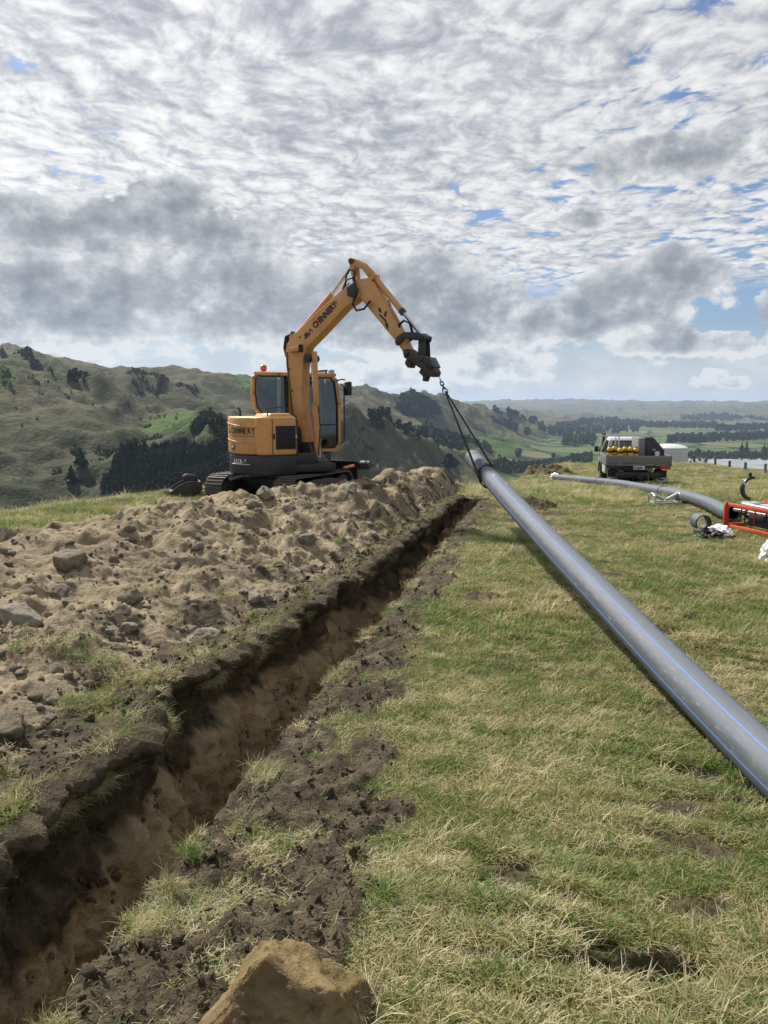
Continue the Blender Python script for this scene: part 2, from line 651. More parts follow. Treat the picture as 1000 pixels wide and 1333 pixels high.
def soil_mask(x, y):
    """1 = bare dark topsoil along the right lip"""
    s, t = st(x, y)
    e = soil_edge(s) + 0.22 * fbm(x * 3.2, y * 3.2, 9.0, 3)
    m = sstep(t, e + 0.10, e - 0.06) * (t > -0.3) * sstep(s, 18.8, 18.2)
    patch = sstep(fbm(x * 2.3, y * 2.3, 21.0, 3), 0.16, 0.42)      # turf left standing in the bare strip
    return m * (1 - 0.85 * patch)


SCARS = [  # small bare scrapes in the sward: x, y, half length, half width, turn, depth
    (0.97, 2.56, 0.24, 0.095, -0.06, 0.09), (0.50, 3.05, 0.10, 0.04, 0.2, 0.02), (1.45, 3.35, 0.16, 0.05, -0.25, 0.025), (1.75, 4.1, 0.14, 0.06, -0.3, 0.025),
    (1.55, 3.7, 0.12, 0.04, -0.2, 0.02), (-0.05, 3.55, 0.12, 0.05, 0.1, 0.02), (2.55, 6.9, 0.25, 0.12, 0.2, 0.02), (1.05, 8.0, 0.2, 0.12, 0.1, -0.06),
    (2.9, 9.4, 0.2, 0.15, 0.0, 0.02), (1.3, 2.9, 0.14, 0.035, 0.0, 0.02), (3.3, 15.5, 0.5, 0.25, 0.4, -0.04), (2.6, 14.2, 0.4, 0.2, 0.3, -0.05)]


def scar_mask(x, y, grow=0.0):
    m = np.zeros(np.broadcast(x, y).shape)
    d = np.zeros_like(m)
    wx = 0.05 * fbm(x * 6, y * 6, 3.3, 2)
    for (a, b, hl, hw, rz, dp) in SCARS:
        c, s_ = math.cos(rz), math.sin(rz)
        X, Y = (x - a) * c + (y - b) * s_, -(x - a) * s_ + (y - b) * c
        q = sstep(np.sqrt((X / (hl + grow)) ** 2 + ((Y + wx * 0.6) / (hw + grow)) ** 2), 1.15, 0.75)
        m = np.maximum(m, q)
        d = d - q * dp
    return m, d


# ---------------------------------------------------------------- soils
def earth_material(name):
    """turf, dark topsoil and tan subsoil, told apart by the mesh's own masks"""
    m, n = material(name)
    p = n.pos()
    soil, sub = n.attr('soil'), n.attr('sub')
    a = n.noise(p, 1.1, 5, 0.6)
    b = n.noise(p, 7.0, 6, 0.65)
    c = n.noise(p, 45.0, 4, 0.65)
    turf = n.mix(n.ss(a, 0.36, 0.62), (0.060, 0.066, 0.026), (0.125, 0.105, 0.055))
    turf = n.mix(n.ss(b, 0.4, 0.7, 0, 0.6), turf, (0.05, 0.045, 0.025))
    top = n.mix(n.ss(b, 0.35, 0.68), (0.040, 0.031, 0.021), (0.112, 0.090, 0.055))
    top = n.mix(n.ss(c, 0.55, 0.75, 0, 0.6), top, (0.135, 0.108, 0.078))
    tan = n.mix(n.ss(b, 0.35, 0.7), (0.27, 0.205, 0.120), (0.41, 0.33, 0.205))
    tan = n.mix(n.ss(a, 0.42, 0.62, 0, 0.6), tan, (0.17, 0.13, 0.08))
    tan = n.mix(n.ss(c, 0.5, 0.8, 0, 0.5), tan, (0.40, 0.33, 0.22))
    col = n.mix(soil, turf, top)
    col = n.mix(sub, col, tan)
    h = n.m('ADD', n.m('MULTIPLY', b, 1.0), n.m('MULTIPLY', c, 0.5))
    n.surface(col, 0.95, 0, n.bump(h, 1.0, 0.05), 0.15)
    return m


M_EARTH = earth_material('earth')


def near_ground():
    # rows along the trench
    s = [-1.5]
    while s[-1] < 112:
        s.append(s[-1] + max(0.016, 0.0068 * abs(s[-1])) * (1.6 if s[-1] > 19 else 1.0) * (4 if s[-1] < 1.2 else 1))
    s = np.array(s)
    ns = len(s)
    geo = lambda d0, g, top: np.array([d0 * (g ** k - 1) / (g - 1) for k in range(1, 400) if d0 * (g ** k - 1) / (g - 1) < top] + [top])
    tr = np.concatenate([np.arange(0, 3.2, 0.019), 3.2 + geo(0.02, 1.045, 72)])
    tl = np.concatenate([[0.0], geo(0.02, 1.033, 60)])[::-1]
    q1 = np.linspace(1, 0, 56)[1:-1]       # left wall, bottom to top (reversed below)
    nl, nw, nf, nr_ = len(tl), 54, 14, 30
    cols = nl + nw + nf + nr_ + len(tr)
    S = np.repeat(s[:, None], cols, 1)
    T = np.zeros((ns, cols)); Z = np.zeros((ns, cols))
    soil = np.zeros((ns, cols)); sub = np.zeros((ns, cols))
    w = lip_w(s)
    endf = sstep(s, 18.05, 17.5)
    depth = 0.98 * endf + 0.02
    depth = depth + 0.06 * fbm(s * 0.8, 1.7, 0, 2) * endf
    w = w * (0.15 + 0.85 * sstep(s, 18.3, 17.6))
    # left field
    T[:, :nl] = -w[:, None] - tl[None, :]
    X, Y = xy(S[:, :nl], T[:, :nl])
    dist_lip = tl[None, :] * np.ones((ns, 1))
    lipz = 0.10 * np.exp(-dist_lip / 0.35) * endf[:, None]
    Z[:, :nl] = zf(X, Y) + rough_amp(X, Y) + lipz
    near = np.exp(-dist_lip / 0.5)
    Z[:, :nl] += near * endf[:, None] * (0.06 * fbm(X * 5, Y * 5, 3.0, 4) + 0.03 * ridged(X * 11, Y * 11, 1.0, 3))
    soil[:, :nl] = sstep(fbm(X * 2.5, Y * 2.5, 31.0, 4) + 0.8 * np.exp(-dist_lip / 0.8), 0.15, 0.45) * sstep(dist_lip, 3.2, 1.5) * endf[:, None]
    zl = Z[:, nl - 1]
    # left wall from the lip down
    c0 = nl
    for j in range(nw):
        q = (j + 1) / nw
        zz = zl * (1 - q) + (zl - 0.1 * endf - depth) * q
        # topsoil and roots (upper third) hang and are undercut; clean-cut subsoil below
        und = 0.20 * np.exp(-((q - 0.30) / 0.18) ** 2) * np.clip(0.7 + 1.3 * fbm(s * 1.9, 4.4, 0, 4), 0, 2)
        tt = -w - und + 0.16 * q ** 1.3 + 0.07 * math.exp(-((q - 0.04) / 0.07) ** 2) * (1 + 1.5 * fbm(s * 3.5, 6.4, 0, 4))
        tt = tt + (0.085 * fbm(s * 2.1, zz * 2.6, 7.0, 4) + 0.035 * ridged(s * 6.0, zz * 5.0, 3.0, 3) + 0.022 * fbm(s * 17, zz * 15, 5.0, 4, 0.6)) * min(1, q * 9) + (0.03 * ridged(s * 13, zz * 9, 2.0, 3) * max(0, 1 - q * 2.2))
        tt = tt + 0.013 * np.sin((s + 0.35 * zz + 0.15 * fbm(s * 2, zz * 2, 8.0, 2)) * 2 * math.pi / 0.13) * sstep(q, 0.35, 0.5) * endf
        T[:, c0 + j] = tt
        Z[:, c0 + j] = zz
        lay = np.interp(s, [2, 5, 9, 18], [0.46, 0.44, 0.42, 0.5]) + 0.24 * fbm(s * 1.1, 2.2, 5.0, 4) + 0.07 * fbm(s * 6.0, 5.2, q * 3, 3)
        soil[:, c0 + j] = 1.0
        sub[:, c0 + j] = sstep(q, lay - 0.03, lay + 0.05) * endf
    c0 += nw
    tb = T[:, c0 - 1]
    zb_ = zl - 0.1 * endf
    for j in range(nf):
        q = (j + 1) / nf
        T[:, c0 + j] = tb + (-0.16 - tb) * q
        Z[:, c0 + j] = zb_ - depth + 0.05 * fbm(s * 3, T[:, c0 + j] * 3, 2.0, 4) * endf + 0.06 * (2 * q - 1) ** 2
        soil[:, c0 + j] = 1; sub[:, c0 + j] = endf
    c0 += nf
    Xr, Yr = xy(s, np.zeros(ns))
    z0 = zf(Xr, Yr)
    for j in range(nr_):
        q = (j + 1) / (nr_ + 1)
        zz = (zb_ - depth) * (1 - q) + z0 * q
        T[:, c0 + j] = -0.16 * (1 - q) + (0.05 * fbm(s * 2.4, zz * 3, 11.0, 4) * endf) * (1 - q * 0.5)
        Z[:, c0 + j] = zz
        soil[:, c0 + j] = 1; sub[:, c0 + j] = (1 - sstep(q, 0.6, 0.7)) * endf
    c0 += nr_
    lipn = 0.055 * fbm(s * 2.0, 6.6, 0.0, 3) + 0.03 * fbm(s * 8, 1.1, 0, 2)
    T[:, c0:] = tr[None, :] + (lipn * endf)[:, None] * np.exp(-tr[None, :] / 0.5)
    X, Y = xy(S[:, c0:], T[:, c0:])
    sm = soil_mask(X, Y)
    cm, cd = scar_mask(X, Y)
    Z[:, c0:] = zf(X, Y) + rough_amp(X, Y) + cd
    clod = 0.028 * np.maximum(0, ridged(X * 3.3, Y * 3.3, 1.0, 4)) + 0.03 * fbm(X * 9, Y * 9, 4.0, 5, 0.6) + 0.02 * np.abs(fbm(X * 26, Y * 26, 4.0, 2))
    Z[:, c0:] += sm * (clod - 0.01) + cm * 0.02 * fbm(X * 25, Y * 25, 2.0, 3)
    Z[:, c0:] += berm(S[:, c0:], T[:, c0:])
    ct = cleat(X, Y)
    Z[:, c0:] += 0.03 * ct
    soil[:, c0:] = np.maximum(np.maximum(sm, cm), 0.8 * sstep(-ct, 0.35, 0.8))
    X, Y = xy(S, T)
    V = np.stack([X, Y, Z], -1).reshape(-1, 3)
    F = rows(ns, cols)
    jj = F[:, 0] % cols
    ii = F[:, 0] // cols
    tren = (jj >= nl - 1) & (jj < nl + nw + nf + nr_) & (s[ii] < 18.4)
    for name, sel in (('ground', ~tren), ('trench', tren)):
        used, inv = np.unique(F[sel], return_inverse=True)
        me = raw_mesh(name, V[used], inv.reshape(-1, 4))
        fattr(me, 'soil', soil.reshape(-1)[used])
        fattr(me, 'sub', sub.reshape(-1)[used])
        o = link(name, me, M_EARTH)
        tag(o, kind='structure')


near_ground()


# ---------------------------------------------------------------- spoil heap
def tan_material():
    m, n = material('spoil')
    p = n.pos()
    a = n.noise(p, 0.8, 5, 0.6)
    b = n.noise(p, 5.0, 7, 0.65)
    c = n.noise(p, 38.0, 5, 0.7)
    col = n.mix(n.ss(b, 0.36, 0.66), (0.205, 0.158, 0.098), (0.335, 0.272, 0.178))
    col = n.mix(n.ss(a, 0.44, 0.6, 0, 0.55), col, (0.135, 0.108, 0.072))
    col = n.mix(n.ss(c, 0.52, 0.75, 0, 0.5), col, (0.42, 0.355, 0.25))
    col = n.mix(n.ss(n.attr('soil'), 0.2, 0.8, 0, 0.9), col, (0.050, 0.040, 0.028))
    h = n.m('ADD', b, n.m('MULTIPLY', c, 0.45))
    n.surface(col, 0.95, 0, n.bump(h, 1.0, 0.035), 0.15)
    return m


M_SPOIL = tan_material()
CR_S = [0, 3, 6, 9, 11, 13, 16, 18.5, 20.5]
CR_T = [-2.7, -2.9, -3.2, -3.1, -2.6, -2.0, -1.5, -1.15, -0.9]
CR_H = [0.06, 0.10, 0.29, 0.44, 0.50, 0.52, 0.48, 0.44, 0.36]


def heap_h(s, t):
    """height of the spoil over the ground, negative beyond its foot"""
    s, t = np.asarray(s, float), np.asarray(t, float)
    tc, hc = np.interp(s, CR_S, CR_T), np.interp(s, CR_S, CR_H)
    tc = tc + 0.25 * fbm(s * 0.7, 3.0, 2.0, 3)
    toe_r = -(lip_w(s) + 0.30 + 0.15 * fbm(s * 1.1, 9.0, 0, 3))
    toe_l = tc - np.interp(s, [0, 6, 11, 16, 19], [1.6, 1.6, 1.6, 1.7, 1.4])
    a = np.clip((t - toe_r) / (tc - toe_r), -0.4, 1)
    b = np.clip((t - toe_l) / (tc - toe_l), -0.4, 1)
    f = np.minimum(a, b)
    sh = np.where(f > 0, np.sin(np.clip(f, 0, 1) * math.pi / 2) ** 1.15, f * 0.6)
    end = sstep(s, 20.9, 19.6)
    h = hc * sh * end - 0.10 * (1 - end)
    x, y = xy(s, t)
    act = np.clip(f * 3 + 0.25, 0, 1)
    big = 0.22 * fbm(x * 1.05, y * 1.05, 5.0, 3)
    lump = 0.10 * np.maximum(0, ridged(x * 1.7, y * 1.7, 8.0, 5, 0.55) - 0.1)
    fine = 0.05 * sstep(fbm(x * 0.9, y * 0.9, 33.0, 2), -0.25, 0.2) * fbm(x * 5.5, y * 5.5, 6.0, 5, 0.58) + 0.016 * ridged(x * 15, y * 15, 2.0, 3)
    return h + act * (big * (0.4 + hc) + lump * (0.4 + hc) + fine) - 0.02


def spoil_heap():
    s = [1.3]
    while s[-1] < 21.0:
        s.append(s[-1] + max(0.018, 0.0045 * s[-1]))
    s = np.array(s)
    nt = 330
    k = np.linspace(0, 1, nt)
    t0 = -(lip_w(s) + 0.06)
    S = np.repeat(s[:, None], nt, 1)
    T = t0[:, None] + (-6.4 - t0[:, None]) * (k[None, :] ** 1.35)
    X, Y = xy(S, T)
    Z = zf(X, Y) + heap_h(S, T)
    V = np.stack([X, Y, Z], -1).reshape(-1, 3)
    me = raw_mesh('spoil_heap', V, rows(len(s), nt)[:, ::-1])
    dl = t0[:, None] - T
    soil = sstep(fbm(X * 2.2, Y * 2.2, 41.0, 4) + 0.9 * np.exp(-dl / 0.35), 0.25, 0.6)
    fattr(me, 'soil', soil)
    o = link('spoil_heap', me, M_SPOIL)
    tag(o, 'long tan heap of dug subsoil along the left side of the trench', 'soil heap', kind='stuff')


spoil_heap()

m_, n_ = material('topsoil')
p_ = n_.pos()
b_ = n_.noise(p_, 8.0, 6, 0.65)
c_ = n_.mix(n_.ss(b_, 0.35, 0.7), (0.046, 0.036, 0.025), (0.125, 0.101, 0.062))
n_.surface(c_, 0.95, 0, n_.bump(b_, 1.0, 0.03), 0.15)
M_TOP = m_


def topsoil_heap(name, pts, width, height, label, seed, res=0.03):
    """a low ridge of clods along a line of ground points"""
    P = np.array(pts, float)
    L = np.concatenate([[0], np.cumsum(np.hypot(*np.diff(P, axis=0).T))])
    ns, nt = int(L[-1] / res) + 8, int(2 * width / res)
    q = np.linspace(0, L[-1], ns)
    cx, cy = np.interp(q, L, P[:, 0]), np.interp(q, L, P[:, 1])
    dx, dy = np.gradient(cx), np.gradient(cy)
    nn = np.hypot(dx, dy)
    k = np.linspace(-1, 1, nt)
    X = cx[:, None] + (dy / nn)[:, None] * k[None, :] * width
    Y = cy[:, None] - (dx / nn)[:, None] * k[None, :] * width
    end = sstep(q, 0, width) * sstep(q, L[-1], L[-1] - width)
    pr = (1 - np.abs(k[None, :]) ** 1.6) * end[:, None] + 0.5 * fbm(X * 2.2, Y * 2.2, seed, 3)
    H = height * pr + 0.09 * np.maximum(0, ridged(X * 3.4, Y * 3.4, seed, 4)) + 0.03 * fbm(X * 14, Y * 14, seed, 3) - 0.09 - 0.12 * (np.abs(k[None, :]) > 0.97)
    Z = zf(X, Y) + np.where((np.abs(k[None, :]) > 0.98) | (end[:, None] < 0.02), -0.15, H)
    me = raw_mesh(name, np.stack([X, Y, Z], -1).reshape(-1, 3), rows(ns, nt)[:, ::-1])
    tag(link(name, me, M_TOP), label, 'soil heap', kind='stuff')


topsoil_heap('topsoil_heap', [(-5.9, 9.0), (-4.6, 9.5), (-3.7, 9.9)], 0.55, 0.16, 'dark topsoil clods at the left edge between the green grass and the spoil', 3.0)
topsoil_heap('topsoil_heap', [(-3.9, 11.6), (-3.1, 12.4), (-2.4, 13.0)], 0.6, 0.24, 'dark topsoil mound in front of the left crawler track', 5.0)
topsoil_heap('topsoil_heap', [(6.6, 38.0), (7.4, 37.6), (8.6, 37.0), (9.3, 37.0)], 0.9, 0.38, 'small heap of dark and tan soil beyond the lying pipe end, left of the truck', 9.0, 0.07)
topsoil_heap('topsoil_heap', [(2.9, 16.2), (3.3, 16.8), (3.5, 17.4)], 0.5, 0.2, 'dark clods on the grass just right of the hoisted pipe end', 12.0)


# ---------------------------------------------------------------- far country
LU = [-2600, -900, -300, 0, 100, 200, 300, 450, 530, 600, 660, 720, 850, 1000, 1300, 3000]
# every layer: distance and picture height it is seen at (number) or height in metres (string)
LAY = [
    [(100, '-30')] * 8 + [(100, '-30'), (100, '-26'), (100, '-20'), (100, '-14'), (100, '-11'), (100, '-13'), (100, '-16'), (100, '-22')],
    [(200, '-55')] * 8 + [(200, '-58'), (200, '-58'), (220, '-55'), (250, '-50'), (280, '-48'), (280, '-50'), (280, '-55'), (260, '-60')],
    [(300, '-66'), (310, '-68'), (320, '-72'), (330, '-76'), (330, '-80'), (330, '-82'), (340, '-85'), (400, '-90'), (480, '-96'), (600, '-102'), (750, '-112'), (900, '-120'), (900, '-124'), (900, '-124'), (900, '-120'), (900, '-100')],
    [(560, '-20'), (560, '-24'), (560, 585), (560, 605), (550, 618), (540, 628), (530, 632), (620, 622), (760, 618), (950, '-104'), (1200, '-122'), (1300, '-125'), (1300, '-126'), (1300, '-126'), (1300, '-125'), (1300, '-110')],
    [(800, '20'), (800, '20'), (800, 500), (800, 506), (780, 517), (750, 549), (690, 579), (850, 556), (1000, 586), (1250, 596), (1600, 606), (1800, '-126'), (1800, '-126'), (1800, '-126'), (1800, '-125'), (1800, '-110')],
    [(980, '15'), (980, '15'), (980, 505), (980, 509), (960, 521), (930, 553), (880, 584), (1060, 560), (1250, 584), (1600, 584), (2000, 590), (2300, '-126'), (2300, '-126'), (2300, '-126'), (2300, '-126'), (2300, '-120')],
    [(1300, '60'), (1300, '60'), (1300, 466), (1300, 470), (1320, 490), (1350, 512), (1400, 536), (1600, 532), (1900, 550), (2300, 562), (2800, 570), (3000, '-126'), (3000, '-126'), (3000, '-126'), (3000, '-126'), (3000, '-125')],
    [(1600, '110'), (1600, '115'), (1600, 452), (1620, 459), (1680, 478), (1760, 485), (1900, 497), (2250, 510), (2600, 516), (3100, 528), (3700, 544), (3900, '-124'), (3900, '-126'), (3900, '-126'), (3900, '-126'), (3900, '-125')],
    [(2300, '40')] * 3 + [(2300, '40'), (2350, '30'), (2400, '10'), (2600, '0'), (3000, '-20'), (3400, '-40'), (4000, '-70'), (4600, '-90'), (4800, '-115'), (5000, '-124'), (5000, '-124'), (5000, '-124'), (5000, '-124')],
    [(6000, '0')] * 7 + [(6000, '-20'), (6000, '-40'), (6000, '-60'), (6200, 534), (6400, '-90'), (6500, '-120'), (6500, '-120'), (6500, '-120'), (6500, '-120')],
    [(8200, '-40')] * 8 + [(8200, '-50'), (8200, '-70'), (8200, '-80'), (8400, '-100'), (8400, '-112'), (8400, '-105'), (8400, '-105'), (8400, '-105')],
    [(11000, '-20')] * 8 + [(11000, 535), (11000, 534), (11000, 533), (11000, 534), (11000, 535), (11000, 530), (11000, 526), (11000, 530)],
    [(15500, '40')] * 8 + [(15500, 528), (15500, 527), (15500, 524), (15500, 523), (15500, 526), (15500, 527), (15500, 527), (15500, 526)],
    [(24000, '-100')] * 16,
]


def far_grid():
    az = np.concatenate([np.arange(-72, -34, 1.0), np.arange(-34, 34, 0.115), np.arange(34, 72.1, 1.0)]) * math.pi / 180
    lr = np.concatenate([np.arange(math.log(62), math.log(5200), 0.0082), np.arange(math.log(5200), math.log(24000), 0.013)])
    r = np.exp(lr)
    u = 500 + 1000 * np.tan(az)
    K = len(LAY)
    ue = np.linspace(-2600, 3000, 1200)
    lays = []
    for lay in LAY:
        rr = np.array([q[0] for q in lay], float)
        zz = np.array([float(q[1]) if isinstance(q[1], str) else CAM_H + (532 - q[1]) / 1000 * q[0] / math.hypot(1, (uu - 500) / 1000) for q, uu in zip(lay, LU)])
        ker = np.hanning(17); ker /= ker.sum()
        sm = lambda a: np.interp(u, ue, np.convolve(np.pad(np.interp(ue, LU, a), 8, mode='edge'), ker, 'valid'))
        lays.append((np.log(sm(rr)), sm(zz)))
    LR = np.array([l[0] for l in lays]); LZ = np.array([l[1] for l in lays])       # K x naz
    Z = np.zeros((len(r), len(az)))
    for j in range(len(az)):
        X, Yv = LR[:, j], LZ[:, j]
        dl = np.diff(Yv) / np.diff(X)
        tan = np.zeros(K)
        tan[1:-1] = np.where(dl[:-1] * dl[1:] > 0, 2 * dl[:-1] * dl[1:] / (dl[:-1] + dl[1:] + 1e-9 * np.sign(dl[1:] + dl[:-1] + 1e-12)), 0)
        i = np.clip(np.searchsorted(X, lr) - 1, 0, K - 2)
        h = X[i + 1] - X[i]
        t = np.clip((lr - X[i]) / h, 0, 1)
        Z[:, j] = (2 * t ** 3 - 3 * t ** 2 + 1) * Yv[i] + (t ** 3 - 2 * t ** 2 + t) * h * tan[i] + (-2 * t ** 3 + 3 * t ** 2) * Yv[i + 1] + (t ** 3 - t ** 2) * h * tan[i + 1]
    RR, AZ = np.meshgrid(r, az, indexing='ij')
    X, Y = RR * np.sin(AZ), RR * np.cos(AZ)
    hill = sstep(Z, -124, -100)
    wx, wy = X + 60 * fbm(X / 260, Y / 260, 1.0, 2), Y + 60 * fbm(X / 260, Y / 260, 4.0, 2)
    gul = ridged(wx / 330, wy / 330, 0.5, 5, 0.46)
    amp = 48 * sstep(RR, 160, 700) * hill * (1 - 0.5 * sstep(RR, 1200, 1500) * sstep(RR, 2600, 1900))
    Z = Z + amp * (gul - 1.05) + (11.0 * ridged(wx / 140, wy / 140, 3.5, 3) - 6.0 + 2.5 * fbm(X / 40, Y / 40, 3.0, 3)) * hill * sstep(RR, 120, 450)
    mt = sstep(RR, 5000, 9000)
    Z = Z + mt * 60 * hill * (ridged(X / 1900, Y / 1900, 2.0, 4) - 0.8) + mt * 14 * fbm(X / 900, Y / 900, 5.0, 3)
    b = sstep(RR, 88, 170)
    Z = (zf(X, Y) - 0.6) * (1 - b) + Z * b
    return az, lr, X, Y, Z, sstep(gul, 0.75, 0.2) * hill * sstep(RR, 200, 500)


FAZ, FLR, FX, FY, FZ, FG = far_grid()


def zt(x, y):
    """far terrain height at points"""
    x, y = np.asarray(x, float), np.asarray(y, float)
    a = np.interp(np.arctan2(x, y), FAZ, np.arange(len(FAZ)))
    l = np.interp(np.log(np.hypot(x, y)), FLR, np.arange(len(FLR)))
    i, j = np.minimum(l.astype(int), len(FLR) - 2), np.minimum(a.astype(int), len(FAZ) - 2)
    p, q = l - i, a - j
    return (FZ[i, j] * (1 - p) * (1 - q) + FZ[i + 1, j] * p * (1 - q) + FZ[i, j + 1] * (1 - p) * q + FZ[i + 1, j + 1] * p * q)


def hill_material():
    m, n = material('hill_country')
    p = n.pos()
    x, y, z = n.sep(p)
    g = n.vm('MULTIPLY', p, (1.0, 1.0, 0.0))
    a = n.noise(g, 0.0016, 5, 0.55)
    b = n.noise(g, 0.008, 6, 0.62)
    c = n.noise(g, 0.06, 5, 0.65)
    tan, green = (0.106, 0.092, 0.052), (0.046, 0.055, 0.026)  # hill tones darkened as a whole, standing in for cloud shadow
    col = n.mix(n.ss(n.m('ADD', n.m('MULTIPLY', a, 0.5), n.m('MULTIPLY', b, 0.5)), 0.42, 0.56), green, tan)
    col = n.mix(n.ss(c, 0.42, 0.72, 0, 0.5), col, (0.066, 0.066, 0.036))
    sp = n.noise(g, 0.3, 4, 0.7)
    col = n.mix(n.ss(sp, 0.46, 0.66, 0, 0.55), col, (0.050, 0.052, 0.030))
    col = n.mix(n.ss(sp, 0.50, 0.34, 0, 0.35), col, (0.135, 0.118, 0.072))
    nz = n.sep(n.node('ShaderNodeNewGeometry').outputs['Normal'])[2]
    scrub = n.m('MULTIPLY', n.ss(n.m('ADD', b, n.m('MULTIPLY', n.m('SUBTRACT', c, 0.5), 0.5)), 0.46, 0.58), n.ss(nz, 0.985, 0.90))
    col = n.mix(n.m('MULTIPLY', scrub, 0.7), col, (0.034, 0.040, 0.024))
    gully_shade = n.m('MULTIPLY', n.attr('gully'), n.ss(n.m('ADD', c, n.m('MULTIPLY', sp, 0.5)), 0.55, 0.85, 0.2, 1.0))     # shade of the gullies painted in as a dark scrub green
    col = n.mix(n.m('MULTIPLY', gully_shade, 0.8), col, (0.026, 0.032, 0.019))
    pad = n.attr('paddock')
    col = n.mix(pad, col, (0.058, 0.095, 0.026))
    # valley floor: fields parted by hedges
    r1 = n.vm('ADD', g, n.vm('SCALE', n.vm('SUBTRACT', n.noise(g, 0.0011, 3, 0.5, out='Color'), (0.5, 0.5, 0.5)), scale=320.0))
    fs = n.vm('MULTIPLY', r1, (1.0, 0.62, 1.0))
    rnd = n.vor(fs, 0.0043, out='Color')
    k = n.sep(rnd)[0]
    edge = n.vor(fs, 0.0043, feature='DISTANCE_TO_EDGE')
    fld = n.ramp(k, [(0.0, (0.085, 0.125, 0.038)), (0.3, (0.060, 0.092, 0.034)), (0.5, (0.130, 0.135, 0.062)), (0.75, (0.075, 0.115, 0.036)), (1.0, (0.185, 0.165, 0.095))])
    fld = n.mix(n.ss(c, 0.4, 0.75, 0, 0.35), fld, (0.045, 0.055, 0.03))
    fld = n.mix(n.ss(edge, 0.055, 0.03), fld, (0.022, 0.034, 0.020))
    flat = n.ss(z, -108.0, -119.0)
    col = n.mix(flat, col, fld)
    n.surface(col, 0.95, 0, n.bump(n.m('ADD', c, n.m('MULTIPLY', sp, 0.25)), 0.8, 9.0), 0.1)
    return m


me = raw_mesh('hills', np.stack([FX, FY, FZ], -1).reshape(-1, 3), rows(len(FLR), len(FAZ))[:, ::-1])
UU = 500 + 1000 * FX / FY
VV = 532 + (CAM_H - FZ) / FY * 1000
pad = np.zeros_like(FX)
for (pu, pv, pw, ph) in [(245, 549, 52, 13), (205, 553, 20, 9), (708, 586, 70, 10), (640, 574, 40, 8), (905, 583, 90, 6), (322, 497, 14, 12), (8, 492, 22, 14)]:
    rq = np.sqrt(((UU - pu) / pw) ** 2 + ((VV - pv) / ph) ** 2) + 0.25 * fbm(FX / 90, FY / 90, 6.0, 2)
    pad = np.maximum(pad, sstep(rq, 1.1, 0.85))
fattr(me, 'paddock', pad)
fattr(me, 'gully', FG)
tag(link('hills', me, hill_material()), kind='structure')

def hit(u, v, rmin=70):
    """place on the far country seen at a point of the photograph"""
    a = math.atan((u - 500) / 1000)
    r = np.exp(FLR)
    x, y = r * math.sin(a), r * math.cos(a)
    z = zt(x, y)
    vv = 532 + (CAM_H - z) / y * 1000
    k = np.where((vv <= v) & (r > rmin))[0]
    i = k[0] if len(k) else len(r) - 1
    return float(x[i]), float(y[i]), float(z[i])


# ---------------------------------------------------------------- foliage
def leaf_mat(name, c0, c1):
    m, n = material(name)
    p = n.pos()
    a = n.noise(p, 0.35, 3, 0.6)
    b = n.noise(p, 3.0, 2, 0.6)
    col = n.mix(n.ss(n.m('ADD', n.m('MULTIPLY', a, 0.5), n.m('MULTIPLY', b, 0.5)), 0.36, 0.64), c0, c1)
    n.surface(col, 0.8, 0, None, 0.2)
    return m


M_PINE = leaf_mat('pine_needles', (0.014, 0.024, 0.017), (0.028, 0.042, 0.026))
M_LEAF = leaf_mat('broad_leaves', (0.026, 0.040, 0.020), (0.060, 0.078, 0.034))
M_SCRUB = leaf_mat('scrub_leaves', (0.028, 0.036, 0.022), (0.062, 0.066, 0.036))
M_BARK = paint('bark', (0.09, 0.07, 0.05), 0.9, 0, 0.3, scale=0.8)


def clump_mesh(name, kind, n, seed, mat):
    """unit tree crown of leaf-clump faces: foot at z = 0, height 1"""
    g = np.random.default_rng(seed)
    V, F = [], []
    for i in range(n):
        if kind == 'cone':
            h = g.uniform(0.04, 1.0) ** 0.8
            rad = 0.24 * (1.03 - h) * math.sqrt(g.uniform(0.15, 1)) * (0.75 + 0.25 * math.sin(h * 37))
            sz = 0.10 * (1.15 - h)
        elif kind == 'column':
            h = g.uniform(0.05, 1.0)
            rad = 0.11 * math.sin(math.pi * min(0.97, h * 0.8 + 0.18)) * math.sqrt(g.uniform(0.2, 1))
            sz = 0.06
        else:
            h = 0.16 + 0.84 * (0.5 + 0.5 * math.cos(math.pi * g.uniform(0, 1) ** 0.9))
            rad = 0.46 * math.sqrt(max(0.03, 1 - ((h - 0.5) / 0.53) ** 2)) * g.uniform(0.3, 1) ** 0.4
            rad *= 0.82 + 0.25 * math.sin(5 * h + seed)
            sz = 0.085
        th = g.uniform(0, 2 * math.pi)
        rad *= 0.85 + 0.22 * math.sin(3 * th + seed + 4 * h)
        c = np.array([rad * math.cos(th), rad * math.sin(th), h])
        out = np.array([math.cos(th), math.sin(th), g.uniform(-0.2, 0.9)]) + g.normal(0, 0.5, 3)
        out /= np.linalg.norm(out)
        a = np.cross(out, g.normal(0, 1, 3)); a /= np.linalg.norm(a)
        b = np.cross(out, a)
        s1, s2 = sz * g.uniform(0.6, 1.3), sz * g.uniform(0.5, 1.0)
        o = len(V)
        V += [c - a * s1 * .5 - b * s2, c + a * s1 * .6 - b * s2 * .7, c + a * s1 + b * s2 * .6, c + out * sz * 0.3 + b * s2, c - a * s1 + b * s2 * .4]
        F.append((o, o + 1, o + 2, o + 3, o + 4))
    me = raw_mesh(name, np.array(V), np.array(F), smooth=False)
    me.materials.append(mat)
    return me


